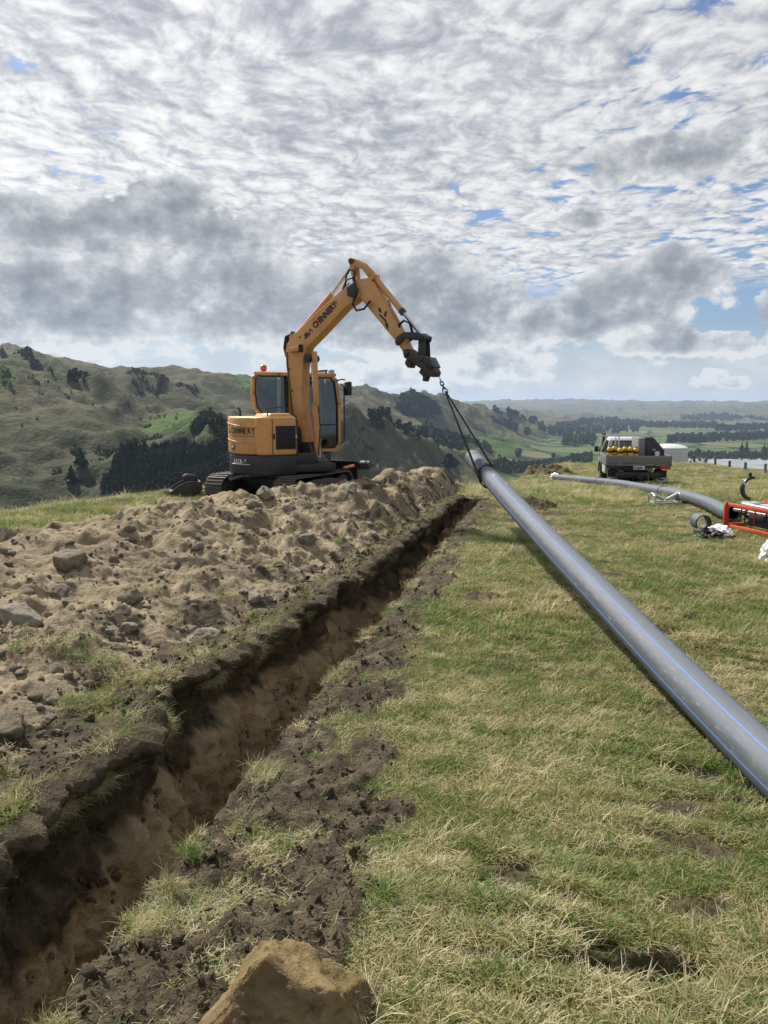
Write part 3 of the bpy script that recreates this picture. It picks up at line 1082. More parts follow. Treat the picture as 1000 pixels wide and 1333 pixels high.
def trunk_mesh(name, r, top, limbs, seed):
    g = random.Random(seed)
    b = MB()
    b.tube([(0, 0, -0.05), (0.01, 0.0, top * 0.4), (-0.01, 0.01, top * 0.75), (0, 0, top)], [r, r * 0.75, r * 0.5, r * 0.2], 7)
    for i in range(limbs):
        z = top * g.uniform(0.35, 0.85); a = g.uniform(0, 6.28); l = g.uniform(0.12, 0.25)
        b.tube([(0, 0, z), (l * .5 * math.cos(a), l * .5 * math.sin(a), z + l * .35), (l * math.cos(a), l * math.sin(a), z + l * .6)], [r * .4, r * .3, r * .12], 5)
    return b.mesh(name)


CROWN = {'pine': [clump_mesh('crown_pine', 'cone', 200, s, M_PINE) for s in (1, 2)],
         'round': [clump_mesh('crown_round', 'round', 420, s, M_LEAF) for s in (3, 4)],
         'dark': [clump_mesh('crown_dark', 'round', 520, s, M_PINE) for s in (5, 6)],
         'column': [clump_mesh('crown_column', 'column', 170, s, M_PINE) for s in (7, 8)]}
TRUNK = {'pine': trunk_mesh('trunk', 0.022, 0.9, 0, 1), 'round': trunk_mesh('trunk', 0.035, 0.7, 5, 2), 'dark': trunk_mesh('trunk', 0.035, 0.7, 5, 3), 'column': trunk_mesh('trunk', 0.016, 0.9, 0, 4)}
NAMES = {'pine': 'pine_tree', 'round': 'broadleaf_tree', 'dark': 'evergreen_tree', 'column': 'poplar_tree'}


def tree(u, v, h, w, kind, label, group=None, k=[0]):
    x, y, z = hit(u, v)
    k[0] += 1
    e = empty(NAMES[kind], (x, y, z), k[0] * 1.7)
    e.scale = (w, w, h)
    tag(e, label, 'tree', group)
    t = link('trunk', TRUNK[kind], M_BARK, e)
    c = link('crown', CROWN[kind][k[0] % 2], None, e)
    return e


tree(585, 612, 20, 26, 'dark', 'big round dark tree alone on the slope left of the hoisted pipe end')
tree(105, 612, 15, 30, 'pine', 'dark conifer on the shaded left slope, upper of two')
tree(92, 632, 14, 30, 'pine', 'dark conifer on the shaded left slope, lower of two')
tree(521, 536, 24, 26, 'round', 'small tree below the left end of the dark hilltop wood')
tree(670, 562, 34, 30, 'round', 'tree on the far green slope left of the truck, taller')
tree(675, 596, 22, 26, 'round', 'bush-like tree on the low spur right of the sling')
tree(685, 568, 32, 36, 'round', 'pale tree left of the dark valley belts')
for i, (u, v, h) in enumerate([(965, 588, 30), (971, 588, 34), (994, 590, 30), (1000, 590, 36)]):
    tree(u, v, h, 46, 'pine', 'pointed conifer above the valley trees at the far right, %s of four' % ['leftmost', 'second from left', 'third from left', 'rightmost'][i], 'pointed conifers at the right')
for i, (u, v, h) in enumerate([(866, 592, 14), (908, 592, 18), (920, 594, 13), (934, 594, 12), (950, 594, 12), (979, 596, 14)]):
    tree(u, v, h, h * 1.3, 'round', 'rounded valley tree by the grey river bed beyond the fence, %s of six' % ['leftmost', 'second from left', 'third from left', 'fourth from left', 'fifth from left', 'rightmost'][i], 'trees by the river bed')
for i, (u, v, h) in enumerate([(720, 597, 14), (733, 606, 15), (745, 598, 16), (752, 603, 17), (760, 600, 16)]):
    tree(u, v, h, h * 1.2, 'round', 'valley tree seen between hoisted pipe and truck, %s of five' % ['leftmost', 'second from left', 'third from left', 'fourth from left', 'rightmost'][i], 'trees between the pipe and the truck')

# --- woods that read as one mass
LOW = {}
for kind, nf in (('cone', 34), ('round', 44)):
    LOW[kind] = [clump_mesh('wood_' + kind, kind, nf, s, M_PINE if kind == 'cone' else M_LEAF) for s in (11, 12, 13)]
LOW['dark'] = [clump_mesh('wood_dark', 'round', 44, s, M_PINE) for s in (14, 15, 16)]
LOW['scrub'] = [clump_mesh('scrub_bush', 'round', 26, s, M_SCRUB) for s in (17, 18, 19)]


def big_faces(me, f):
    """low-count crowns need larger clumps to close up"""
    n = len(me.vertices)
    co = np.empty(n * 3, dtype=np.float32); me.vertices.foreach_get('co', co)
    co = co.reshape(-1, 5, 3); c = co.mean(1, keepdims=True)
    me.vertices.foreach_set('co', ((co - c) * f + c).ravel())
    me.update()


for kd in LOW:
    for me_ in LOW[kd]:
        big_faces(me_, 2.3)


def wood(name, pts, size, kind, label, cat='wood', squash=1.0):
    pts = np.array(pts)
    n = len(pts)
    rot = np.zeros((n, 3)); rot[:, 2] = RNG.uniform(0, 6.28, n)
    s = size * RNG.uniform(0.7, 1.25, n)
    tag(scatter(name, pts, rot, s, LOW[kind]), label, cat, kind='stuff')


def quad_points(px, n):
    """n ground points spread over a four-sided picture patch of far country"""
    out = []
    (a, b, c, d) = [np.array(hit(*q)[:2]) for q in px]
    for i in range(n):
        s, t = RNG.random(), RNG.random()
        out.append((a * (1 - s) + b * s) * (1 - t) + (d * (1 - s) + c * s) * t)
    P = np.array(out)
    return np.c_[P, zt(P[:, 0], P[:, 1]) - 0.4]


# the plantation on the face below the near spur
def plantation():
    n = 26000
    u = RNG.uniform(60, 460, n); r = RNG.uniform(380, 700, n)
    a = np.arctan((u - 500) / 1000)
    x, y = r * np.sin(a), r * np.cos(a)
    z = zt(x, y)
    v = 532 + (CAM_H - z) / y * 1000
    top = 586 - 4 * sstep(u, 190, 300) + 3 * fbm(u / 30, 0, 0, 2)
    left = 158 - 0.45 * (v - 588) + 12 * fbm(v / 16, 3, 0, 2)
    ok = (v > top) & (u > left) & (v < 720)
    return np.c_[x, y, z - 0.5][ok]


wood('pine_plantation', plantation(), 8.5, 'cone', 'dense dark pine plantation on the slope behind the excavator')
wood('hilltop_wood', np.r_[quad_points([(516, 534), (572, 541), (566, 527), (522, 521)], 260)], 17, 'dark', 'dark pine wood on the far hill just under the skyline')
wood('hillside_wood', np.r_[quad_points([(545, 570), (640, 592), (634, 580), (548, 552)], 620), quad_points([(480, 556), (550, 572), (548, 556), (485, 545)], 160)], 12, 'dark', 'long dark band of trees down the hillside behind the sling')
wood('slope_wood', quad_points([(95, 500), (118, 502), (116, 490), (98, 489)], 120), 7, 'dark', 'dark oval clump of trees high on the left hill')
wood('gully_scrub', np.r_[quad_points([(170, 505), (215, 516), (210, 488), (176, 480)], 420), quad_points([(205, 518), (262, 514), (258, 500), (210, 505)], 300)], 5, 'scrub', 'dark scrub filling the gully in the middle of the left hills', 'scrub')
wood('ridge_scrub', quad_points([(10, 465), (80, 500), (60, 478), (12, 458)], 420), 5, 'scrub', 'dark scrub strip below the skyline at the far left', 'scrub')
wood('paddock_scrub', np.r_[quad_points([(252, 566), (300, 578), (300, 562), (256, 560)], 90)], 8, 'scrub', 'dark bushes under the green paddock left of the cab', 'scrub')
BELTS = [
    ('valley_wood', [(640, 606), (770, 606), (770, 592), (650, 600)], 420, 11, 'round', 'mixed trees at the foot of our hill behind the hoisted pipe'),
    ('valley_wood', [(700, 558), (830, 562), (836, 548), (690, 548)], 420, 22, 'dark', 'broad dark wood on the valley floor left of the truck'),
    ('valley_wood', [(730, 580), (770, 584), (776, 570), (735, 568)], 130, 20, 'round', 'tree mass on the valley floor just left of the truck cab'),
    ('shelter_belt', [(640, 554), (668, 557), (664, 551), (644, 549)], 70, 18, 'dark', 'short dark belt of trees on the far slope behind the sling'),
    ('shelter_belt', [(866, 578), (1000, 572), (1000, 566), (868, 570)], 330, 20, 'dark', 'dark belt of trees behind the bright green field right of the truck'),
    ('shelter_belt', [(930, 562), (1000, 560), (1000, 555), (926, 557)], 150, 26, 'dark', 'far tree belt at the right edge under the pale hills'),
    ('shelter_belt', [(640, 543), (780, 549), (782, 545), (660, 541)], 240, 26, 'dark', 'long thin tree belt in the distance left of the truck roof'),
    ('shelter_belt', [(780, 553), (930, 558), (930, 551), (784, 548)], 360, 26, 'dark', 'distant tree belt above the truck roof'),
    ('shelter_belt', [(880, 547), (1000, 548), (1000, 545), (884, 544)], 200, 34, 'dark', 'faint farthest tree belt at the right'),
    ('river_trees', [(868, 597), (1000, 600), (1000, 592), (872, 590)], 220, 10, 'round', 'bushy trees along the near bank of the grey river bed'),
    ('shelter_belt', [(880, 603), (925, 603), (925, 599), (884, 599)], 30, 6, 'round', 'low bushes on the gravel beyond the fence'),
]
for nm, q, cnt, sz, kd, lb in BELTS:
    wood(nm, quad_points(q, cnt), sz, kd, lb)


def hill_scrub():
    n = 60000
    u = RNG.uniform(-350, 760, n); r = np.exp(RNG.uniform(math.log(330), math.log(3300), n))
    a = np.arctan((u - 500) / 1000)
    x, y = r * np.sin(a), r * np.cos(a)
    z = zt(x, y)
    k = fbm(x / 150, y / 150, 12.0, 4) + 0.35 * fbm(x / 30, y / 30, 1.0, 2)
    e = 12.0
    curv = zt(x + e, y) + zt(x - e, y) + zt(x, y + e) + zt(x, y - e) - 4 * z
    ok = (k + np.clip(curv * 0.05, -0.3, 0.5) > 0.62) & (z > -112)
    lone = (RNG.random(n) < 0.004) & (z > -112)
    ok |= lone
    return np.c_[x, y, z - 0.3][ok]


wood('hill_scrub', hill_scrub(), 3.0, 'scrub', 'scattered dark bushes and scrub over the grassy hills', 'scrub')

# ---------------------------------------------------------------- river bed
m_, n_ = material('river_gravel')
p_ = n_.vm('MULTIPLY', n_.pos(), (1.0, 1.0, 0.0))
k_ = n_.noise(p_, 0.02, 5, 0.6)
n_.surface(n_.mix(n_.ss(k_, 0.42, 0.6), (0.24, 0.255, 0.27), (0.15, 0.165, 0.175)), 0.55, 0, None, 0.5)
M_RIVER = m_


def ribbon(name, px, halfw, lift, mat):
    P = [np.array(hit(u, v)[:2]) for u, v in px]
    P = np.array(P)
    q = np.linspace(0, len(P) - 1, 60)
    x, y = np.interp(q, range(len(P)), P[:, 0]), np.interp(q, range(len(P)), P[:, 1])
    hw = np.interp(q, range(len(P)), halfw) * (1 + 0.25 * fbm(q * 1.3, 2.0, 0, 2))
    dx, dy = np.gradient(x), np.gradient(y)
    l = np.hypot(dx, dy)
    cols = np.linspace(-1, 1, 9)
    X = x[:, None] + (dy / l * hw)[:, None] * cols
    Y = y[:, None] - (dx / l * hw)[:, None] * cols
    Z = zt(X, Y) + lift
    Z[:] = np.minimum(Z, Z.min() + 3.0) + 0.8
    o = link(name, raw_mesh(name, np.stack([X, Y, Z], -1).reshape(-1, 3), rows(60, 9)), mat)
    tag(o, kind='structure')


ribbon('river_bed', [(872, 600), (930, 602), (985, 604), (1060, 606)], [70, 170, 210, 230], 1.0, M_RIVER)
ribbon('river', [(560, 614), (644, 611), (675, 607), (705, 604), (735, 600)], [7, 9, 10, 12, 14], 2.0, M_RIVER)
ribbon('far_river', [(930, 553), (960, 557), (1000, 556), (1050, 558)], [40, 60, 60, 60], 1.5, M_RIVER)

# ---------------------------------------------------------------- haze
hb = MB().box((0, 9000, 85), (30000 * 2, 34000, 570))
m_ = bpy.data.materials.new('haze_air')
m_.use_nodes = True
nt = m_.node_tree
nt.nodes.clear()
pv = nt.nodes.new('ShaderNodeVolumePrincipled')
pv.inputs['Color'].default_value = (0.58, 0.74, 1.0, 1)
pv.inputs['Density'].default_value = 0.000042
pv.inputs['Anisotropy'].default_value = 0.25
oo = nt.nodes.new('ShaderNodeOutputMaterial')
nt.links.new(pv.outputs[0], oo.inputs['Volume'])
hz = hb.build('haze', m_)
tag(hz, 'thin blue haze over the far valley and hills', 'haze', kind='stuff')

# ================================================================== finishes
YEL = (0.57, 0.290, 0.095)
M_YEL = paint('machine_yellow', YEL, 0.45, 0, 0.6, (0.21, 0.145, 0.08), 3.2, 0.12)
M_BLK = paint('machine_black', (0.014, 0.016, 0.020), 0.45, 0, 0.5, (0.07, 0.06, 0.045), 2.5)
M_STEEL = paint('worn_dark_steel', (0.045, 0.042, 0.040), 0.55, 0.35, 0.7, (0.14, 0.115, 0.085), 4.0, 0.3)
M_TRACK = paint('track_steel', (0.075, 0.068, 0.058), 0.6, 0.3, 0.8, (0.17, 0.135, 0.09), 5.0, 0.3)
M_CHROME = paint('cylinder_rod', (0.55, 0.56, 0.58), 0.18, 1.0, 0.1, scale=6)
M_RUBBER = paint('rubber', (0.012, 0.012, 0.013), 0.6, 0, 0.3, (0.06, 0.055, 0.05), 5.0)
M_WHITE = paint('white_paint', (0.52, 0.53, 0.54), 0.35, 0, 0.25, (0.30, 0.27, 0.22), 1.8)
M_LETTER = paint('black_lettering', (0.02, 0.02, 0.022), 0.5, 0, 0.1)
M_LETTERW = paint('white_lettering', (0.72, 0.73, 0.74), 0.5, 0, 0.1)
M_RED = paint('red_plastic', (0.42, 0.025, 0.018), 0.3, 0, 0.2)
M_ORANGE = paint('orange_plastic', (0.55, 0.12, 0.02), 0.3, 0, 0.1)
M_MACH = paint('orange_red_frame', (0.50, 0.075, 0.022), 0.45, 0, 0.3, (0.2, 0.1, 0.06), 6.0)
M_ALU = paint('dull_aluminium', (0.19, 0.19, 0.18), 0.55, 0.3, 0.5, (0.16, 0.15, 0.12), 2.5)
M_GALV = paint('galvanised_steel', (0.50, 0.52, 0.53), 0.45, 0.5, 0.3, (0.3, 0.28, 0.24), 6.0)
M_DBOX = paint('dark_toolbox', (0.016, 0.018, 0.024), 0.4, 0, 0.3, (0.06, 0.06, 0.055), 2.0)
M_BOTTLE = paint('yellow_drum', (0.60, 0.36, 0.03), 0.45, 0, 0.25, (0.2, 0.14, 0.04), 7.0)
M_TANK = paint('pale_tank', (0.50, 0.53, 0.53), 0.5, 0, 0.25, (0.32, 0.33, 0.30), 0.6)
M_WOODP = paint('fence_timber', (0.085, 0.072, 0.058), 0.85, 0, 0.4, (0.16, 0.14, 0.11), 5.0)
M_WIRE = paint('fence_wire', (0.25, 0.25, 0.25), 0.5, 0.8, 0.1)
M_BLUE = paint('blue_steel', (0.030, 0.060, 0.20), 0.4, 0.4, 0.3)
M_SLING = paint('sling_webbing', (0.022, 0.030, 0.020), 0.85, 0, 0.4, (0.05, 0.05, 0.035), 12.0)
m_, n_ = material('cab_glass')
g_ = n_.node('ShaderNodeBsdfGlossy'); g_.inputs['Roughness'].default_value = 0.04; g_.inputs['Color'].default_value = (0.9, 0.95, 1, 1)
t_ = n_.node('ShaderNodeBsdfTransparent'); t_.inputs['Color'].default_value = (0.50, 0.58, 0.58, 1)
f_ = n_.node('ShaderNodeFresnel'); f_.inputs['IOR'].default_value = 1.55
x_ = n_.node('ShaderNodeMixShader')
n_.t.links.new(n_.m('ADD', f_.outputs[0], 0.03, clamp=True), x_.inputs[0]); n_.t.links.new(t_.outputs[0], x_.inputs[1]); n_.t.links.new(g_.outputs[0], x_.inputs[2])
o_ = n_.node('ShaderNodeOutputMaterial'); n_.t.links.new(x_.outputs[0], o_.inputs[0])
M_GLASS = m_


# ================================================================== excavator
EX_C = (-2.05, 15.4)
EX_Z = float(zf(*EX_C)) + 0.02
EX_PHI = R(30)


def excavator():
    root = empty('excavator', (EX_C[0], EX_C[1], 0.15), EX_PHI)
    tag(root, 'yellow crawler excavator with black base, its arm holding up the end of the grey pipe', 'excavator')
    # ---------- undercarriage, turned 45 degrees from the house
    ua = R(35)
    UM = Matrix.Rotation(ua, 4, 'Z')
    rot = lambda p: tuple(UM @ Vector(p))
    half, rad, gauge, wid = 0.96, 0.27, 0.77, 0.40
    shoe = MB()
    shoe.box((0, 0, 0.0), (0.135, wid, 0.022))
    shoe.box((-0.035, 0, 0.022), (0.022, wid * 0.98, 0.028)).box((0.035, 0, 0.02), (0.018, wid * 0.98, 0.022))
    shoe_me = shoe.mesh('shoe', 0.004, 1)
    shoe_me.materials.append(M_TRACK)
    per = 4 * half + 2 * math.pi * rad
    N = 40
    for sgn in (1, -1):
        yy = sgn * gauge
        b = MB()                                   # side frame
        prof = [(-half, 0.13), (half, 0.13), (half + 0.12, 0.27), (half, 0.40), (0.3, 0.47), (-0.3, 0.47), (-half, 0.40), (-half - 0.12, 0.27)]
        b.prism([(p[0], yy - 0.13, p[1] + 0.02) for p in prof], [(p[0], yy + 0.13, p[1] + 0.02) for p in prof])
        b.v = [rot(p) for p in b.v]
        fr = b.build('track', M_BLK, root, 0.02)
        for xw, r_, nm in ((-half, 0.235, 'sprocket'), (half, 0.235, 'idler')):
            w = MB()
            w.lathe([(0.04, -0.16), (r_ * 0.55, -0.16), (r_ * 0.6, -0.13), (r_ - 0.03, -0.12), (r_, -0.08), (r_, 0.08), (r_ - 0.03, 0.12), (r_ * 0.6, 0.13), (r_ * 0.55, 0.16), (0.04, 0.16)], (xw, yy, rad + 0.03), 'Y', 24)
            w.v = [rot(p) for p in w.v]
            w.build(nm, M_STEEL, fr)
        for k in range(5):
            w = MB()
            xr = -0.62 + 0.31 * k
            w.lathe([(0.03, -0.17), (0.085, -0.17), (0.085, -0.09), (0.06, -0.08), (0.06, 0.08), (0.085, 0.09), (0.085, 0.17), (0.03, 0.17)], (xr, yy, 0.135), 'Y', 14)
            w.v = [rot(p) for p in w.v]
            w.build('roller', M_STEEL, fr)
        for i in range(N):
            q = per * i / N
            if q < 2 * half:
                p, a = (-half + q, 2 * rad + 0.03), 0.0
            elif q < 2 * half + math.pi * rad:
                t = (q - 2 * half) / rad
                p, a = (half + rad * math.sin(t), rad + 0.03 + rad * math.cos(t)), t
            elif q < 4 * half + math.pi * rad:
                p, a = (half - (q - 2 * half - math.pi * rad), 0.03), math.pi
            else:
                t = (q - 4 * half - math.pi * rad) / rad
                p, a = (-half - rad * math.sin(t), rad + 0.03 - rad * math.cos(t)), math.pi + t
            so_ = link('shoe', shoe_me, None, fr)
            so_.matrix_local = UM @ Matrix.Translation((p[0], yy, p[1])) @ Matrix.Rotation(a, 4, 'Y')
    b = MB()
    b.box((0, 0, 0.38), (0.95, 1.4, 0.22)).cyl((0, 0, 0.45), (0, 0, 0.66), 0.42, n=28)
    b.v = [rot(p) for p in b.v]
    b.build('undercarriage_frame', M_BLK, root, 0.02)
    # dozer blade at the far end
    b = MB()
    arc = [(1.62 + 0.10 * math.sin(t), 0.36 - 0.30 * math.cos(t)) for t in np.linspace(0.1, math.pi - 0.1, 9)]
    arc2 = [(p[0] - 0.035, p[1]) for p in arc][::-1]
    pr = [(p[0] - 0.06, p[1] + 0.08) for p in arc + arc2]
    b.prism([(p[0], -0.96, p[1]) for p in pr], [(p[0], 0.96, p[1]) for p in pr])
    for s_ in (-0.96, 0.96):
        b.box((1.56, s_, 0.42), (0.26, 0.03, 0.62))
    b.v = [rot(p) for p in b.v]
    bl = b.build('blade', M_BLK, root)
    b = MB().box((1.15, 0.42, 0.3), (0.9, 0.11, 0.13)).box((1.15, -0.42, 0.3), (0.9, 0.11, 0.13))
    b.v = [rot(p) for p in b.v]
    b.build('blade_arm', M_BLK, bl, 0.01)
    b = MB().cyl((1.3, -0.95, 0.66), (0.9, -0.92, 0.64), 0.028, n=8)
    b.v = [rot(p) for p in b.v]
    b.build('orange_bar', M_ORANGE, bl)
    b = MB().lathe([(0.03, -0.13), (0.095, -0.12), (0.10, -0.05), (0.085, -0.04), (0.10, -0.02), (0.10, 0.09), (0.06, 0.13), (0.02, 0.13)], (0, 0, 0), 'Y', 18)
    b.v = [rot((p[0] + 1.55, p[1] - 1.10, p[2] + 0.66)) for p in b.v]
    b.build('round_lamp', M_STEEL, bl)
    # ---------- house
    def outline(g):
        pts = [(-0.06, -0.93 + g), (-0.52, -0.93 + g), (-0.70, -0.89 + g), (-0.83, -0.76 + g)]
        for t in np.linspace(-42, 42, 9):
            rr = 1.04 - g
            pts.append((-rr * math.cos(R(t)), rr * math.sin(R(t))))
        pts += [(-0.83 + g * .5, 0.76 - g), (-0.70, 0.89 - g), (-0.52, 0.93 - g), (-0.06, 0.93 - g)]
        return pts
    b = MB().slab(outline(0.0), 0.985, 1.70)
    hood = b.build('engine_hood', M_YEL, root, 0.07, 4)
    b = MB().slab(outline(0.015), 0.60, 0.98)
    cw = b.build('counterweight', M_BLK, root, 0.03, 3)
    b = MB().box((0.34, 0, 0.72), (0.85, 1.80, 0.16)).box((0.15, -0.60, 0.90), (0.42, 0.56, 0.22)).box((0.82, 0.44, 0.78), (0.56, 0.90, 0.36))
    b.build('deck', M_BLK, root, 0.02)
    # raised top step of the hood
    b = MB().prism([(-0.62, -0.90, 1.685), (-0.10, -0.90, 1.685), (-0.10, -0.1, 1.685), (-0.62, -0.1, 1.685)], [(-0.56, -0.84, 1.765), (-0.16, -0.84, 1.765), (-0.16, -0.15, 1.765), (-0.56, -0.15, 1.765)])
    b.build('hood_cover', M_YEL, hood, 0.025, 3)
    # grille on the right side
    b = MB().box((-0.295, -0.934, 1.315), (0.40, 0.02, 0.44))
    gr = b.build('grille', M_BLK, hood, 0.008)
    for k in range(11):
        MB().box((-0.295, -0.949, 1.125 + 0.038 * k), (0.37, 0.012, 0.014), Matrix.Rotation(R(25), 3, 'X')).build('slat', M_RUBBER, gr)
    # seam strip and service label
    MB().tube([(-0.085, -0.90, 1.70), (-0.065, -0.938, 1.60), (-0.06, -0.94, 1.30), (-0.06, -0.94, 0.99)], 0.014, 6).build('seal', M_RUBBER, hood)
    MB().box((-0.082, -0.9345, 1.33), (0.04, 0.006, 0.06)).build('sticker', M_LETTERW, hood)
    MB().tube([(-0.56, -0.936, 1.66), (-0.56, -0.938, 1.00)], 0.006, 5).build('panel_gap', M_RUBBER, hood)
    MB().box((-0.53, -0.94, 1.34), (0.03, 0.016, 0.09)).build('latch', M_RUBBER, hood, 0.004)
    MB().tube([(-0.60, -0.80, 1.70), (-0.60, -0.80, 1.86), (-0.30, -0.80, 1.88), (-0.18, -0.80, 1.84), (-0.18, -0.80, 1.72)], 0.012, 6).build('hand_rail', M_RUBBER, hood)
    # pressed lines across the tail
    for z0, z1 in ((1.60, 1.50), (1.28, 1.20)):
        pts = []
        for t in np.linspace(-40, 30, 14):
            pts.append((-1.041 * math.cos(R(t)), 1.041 * math.sin(R(t)), z1 + (z0 - z1) * (t + 40) / 70))
        MB().tube(pts, 0.009, 6).build('pressed_rib', M_YEL, hood)
    # lettering on the tail, laid over the curve letter by letter
    def tail_text(body, ang, z, size, mat, dth, host, rr=1.044):
        adv = 0.0
        for i, ch in enumerate(body):
            t = R(ang - adv * dth)
            adv += 0.55 if ch == 'I' else 0.8 if ch == '-' else 1.0
            nx, ny = -math.cos(t), math.sin(t)
            text_mesh('letter', ch, size, (rr * nx, rr * ny, z), (-ny, nx, 0), (0, 0, 1), mat, host, 0.72, 0.0, 0.03)
    tail_text('CHINNERY', -2, 1.385, 0.16, M_LETTER, 5.1, hood)
    b = MB()
    for (dt, dz, w, h) in ((0, 0, 3.0, 0.05), (2.5, 0.03, 1.2, 0.06), (1.2, 0.075, 2.4, 0.02), (-1.0, 0.10, 1.0, 0.05)):
        t0, t1 = R(2.5 + dt), R(2.5 + dt + w)
        q = [(-1.046 * math.cos(t), 1.046 * math.sin(t)) for t in (t0, t1)]
        b.prism([(*q[0], 1.38 + dz), (*q[1], 1.38 + dz), (*q[1], 1.38 + dz + h), (*q[0], 1.38 + dz + h)], [(1.004 * q[0][0], 1.004 * q[0][1], 1.38 + dz), (1.004 * q[1][0], 1.004 * q[1][1], 1.38 + dz), (1.004 * q[1][0], 1.004 * q[1][1], 1.38 + dz + h), (1.004 * q[0][0], 1.004 * q[0][1], 1.38 + dz + h)])
    b.build('digger_emblem', M_LETTER, hood)
    M_GREYL = paint('faded_small_print', (0.34, 0.21, 0.09), 0.5, 0, 0.1)
    for k in range(13):                      # a line of small print too fine to read
        t0, t1 = R(-2 - 2.9 * k), R(-2 - 2.9 * k - 2.0)
        q = [(-1.043 * math.cos(t), 1.043 * math.sin(t)) for t in (t0, t1)]
        MB().prism([(*q[0], 1.325), (*q[1], 1.325), (*q[1], 1.355), (*q[0], 1.355)], [(q[0][0] * 1.003, q[0][1] * 1.003, 1.325), (q[1][0] * 1.003, q[1][1] * 1.003, 1.325), (q[1][0] * 1.003, q[1][1] * 1.003, 1.355), (q[0][0] * 1.003, q[0][1] * 1.003, 1.355)]).build('small_print', M_GREYL, hood)
    # small badge
    for rr, sx, sz, mt, nm in ((1.043, 0.085, 0.060, M_LETTER, 'badge'), (1.049, 0.055, 0.035, M_WHITE, 'badge_centre')):
        b = MB()
        A, B_ = [], []
        for k in range(16):
            a = 2 * math.pi * k / 16
            t = R(-5) + sx * math.cos(a) / 1.1
            nx, ny = -math.cos(t), math.sin(t)
            A.append((rr * nx, rr * ny, 1.13 + sz * math.sin(a))); B_.append(((rr + 0.006) * nx, (rr + 0.006) * ny, 1.13 + sz * math.sin(a)))
        b.prism(A, B_).build(nm, mt, hood)
    tail_text('60CR-9', -6, 0.815, 0.115, M_LETTERW, 3.9, cw, 1.03)
    b = MB().tube([(-1.029 * math.cos(R(t)), 1.029 * math.sin(R(t)), 0.80) for t in np.linspace(0, -32, 10)], 0.006, 5)
    b.build('white_stripe', M_LETTERW, cw)
    # ---------- cab
    CX0, CX1, CY0, CY1, Z0, Z1 = -0.62, 1.14, -0.03, 0.90, 0.985, 2.53
    def side(y, th, dx=0.0):
        b = MB()
        sh = lambda p: p + dx * max(0.0, min(1.0, (0.3 - p) / 0.6))
        def bar(pts, w):
            for a, c in zip(pts[:-1], pts[1:]):
                a, c = Vector((sh(a[0]), 0, a[1])), Vector((sh(c[0]), 0, c[1]))
                d = (c - a).normalized(); nrm = Vector((-d.z, 0, d.x)) * w / 2
                e = d * w * 0.35
                q = [a - nrm - e, c - nrm + e, c + nrm + e, a + nrm - e]
                b.prism([(p.x, y - th, p.z) for p in q], [(p.x, y + th, p.z) for p in q])
        bar([(-0.42, 1.70), (-0.54, 1.86), (-0.585, 2.15), (-0.57, 2.44), (-0.51, 2.505), (-0.1, 2.52), (0.4, 2.52), (0.95, 2.50)], 0.075)
        bar([(0.10, 1.70), (0.14, 2.5)], 0.10)
        bar([(0.95, 2.50), (1.04, 2.42), (1.10, 1.95), (1.10, 1.10), (1.03, 1.01), (0.12, 1.01), (0.10, 1.70)], 0.075)
        bar([(-0.42, 1.72), (0.10, 1.72)], 0.07)
        return b
    cabp = MB().slab([(-0.57, -0.03), (1.06, -0.03), (1.06, 0.61), (-0.27, 0.61)], 2.4975, 2.5725).build('cab', M_YEL, root, 0.03, 3)
    cabp.scale = (1.1, 1, 1); cabp.location = (0.062, 0, 0)
    side(-0.02, 0.03).build('side_frame', M_YEL, cabp, 0.008, 2)
    side(0.60, 0.03, 0.30).build('side_frame', M_YEL, cabp, 0.008, 2)
    for bx_ in (((-0.28, 0.29, 1.75), (0.06, 0.56, 0.14)), ((1.09, 0.29, 1.05), (0.06, 0.56, 0.10)), ((0.99, 0.29, 2.49), (0.06, 0.56, 0.06))):
        MB().box(*bx_).build('cross_member', M_YEL, cabp, 0.01)
    for y in (-0.035, 0.585):
        o1 = 0.30 if y > 0 else 0.0
        q1 = [(-0.40, 1.74), (-0.52, 1.88), (-0.555, 2.15), (-0.54, 2.42), (-0.49, 2.48), (0.07, 2.485), (0.06, 1.75)]
        q1 = [(p[0] + (o1 if p[0] < -0.3 else 0), p[1]) for p in q1]
        MB().prism([(p[0], y, p[1]) for p in q1], [(p[0], y + 0.006, p[1]) for p in q1]).build('window_pane', M_GLASS, cabp)
        q2 = [(0.19, 1.05), (0.98, 1.05), (1.06, 1.13), (1.06, 1.93), (1.0, 2.39), (0.93, 2.47), (0.19, 2.48)]
        MB().prism([(p[0], y, p[1]) for p in q2], [(p[0], y + 0.006, p[1]) for p in q2]).build('window_pane', M_GLASS, cabp)
        MB().tube([(p[0], y - 0.012, p[1]) for p in q2], 0.017, 6, True).build('rubber_surround', M_RUBBER, cabp)
        MB().tube([(p[0], y - 0.012, p[1]) for p in q1], 0.015, 6, True).build('rubber_surround', M_RUBBER, cabp)
        MB().box((0.62, y, 1.52), (0.86, 0.03, 0.025)).build('window_bar', M_RUBBER, cabp)
    MB().prism([(-0.545, 0.03, 1.84), (-0.27, 0.55, 1.84), (-0.29, 0.55, 2.46), (-0.565, 0.03, 2.46)], [(-0.539, 0.03, 1.84), (-0.264, 0.55, 1.84), (-0.284, 0.55, 2.46), (-0.559, 0.03, 2.46)]).build('rear_pane', M_GLASS, cabp)
    MB().prism([(1.10, 0.03, 1.1), (1.10, 0.55, 1.1), (1.08, 0.55, 2.46), (1.08, 0.03, 2.46)], [(1.106, 0.03, 1.1), (1.106, 0.55, 1.1), (1.086, 0.55, 2.46), (1.086, 0.03, 2.46)]).build('windscreen', M_GLASS, cabp)
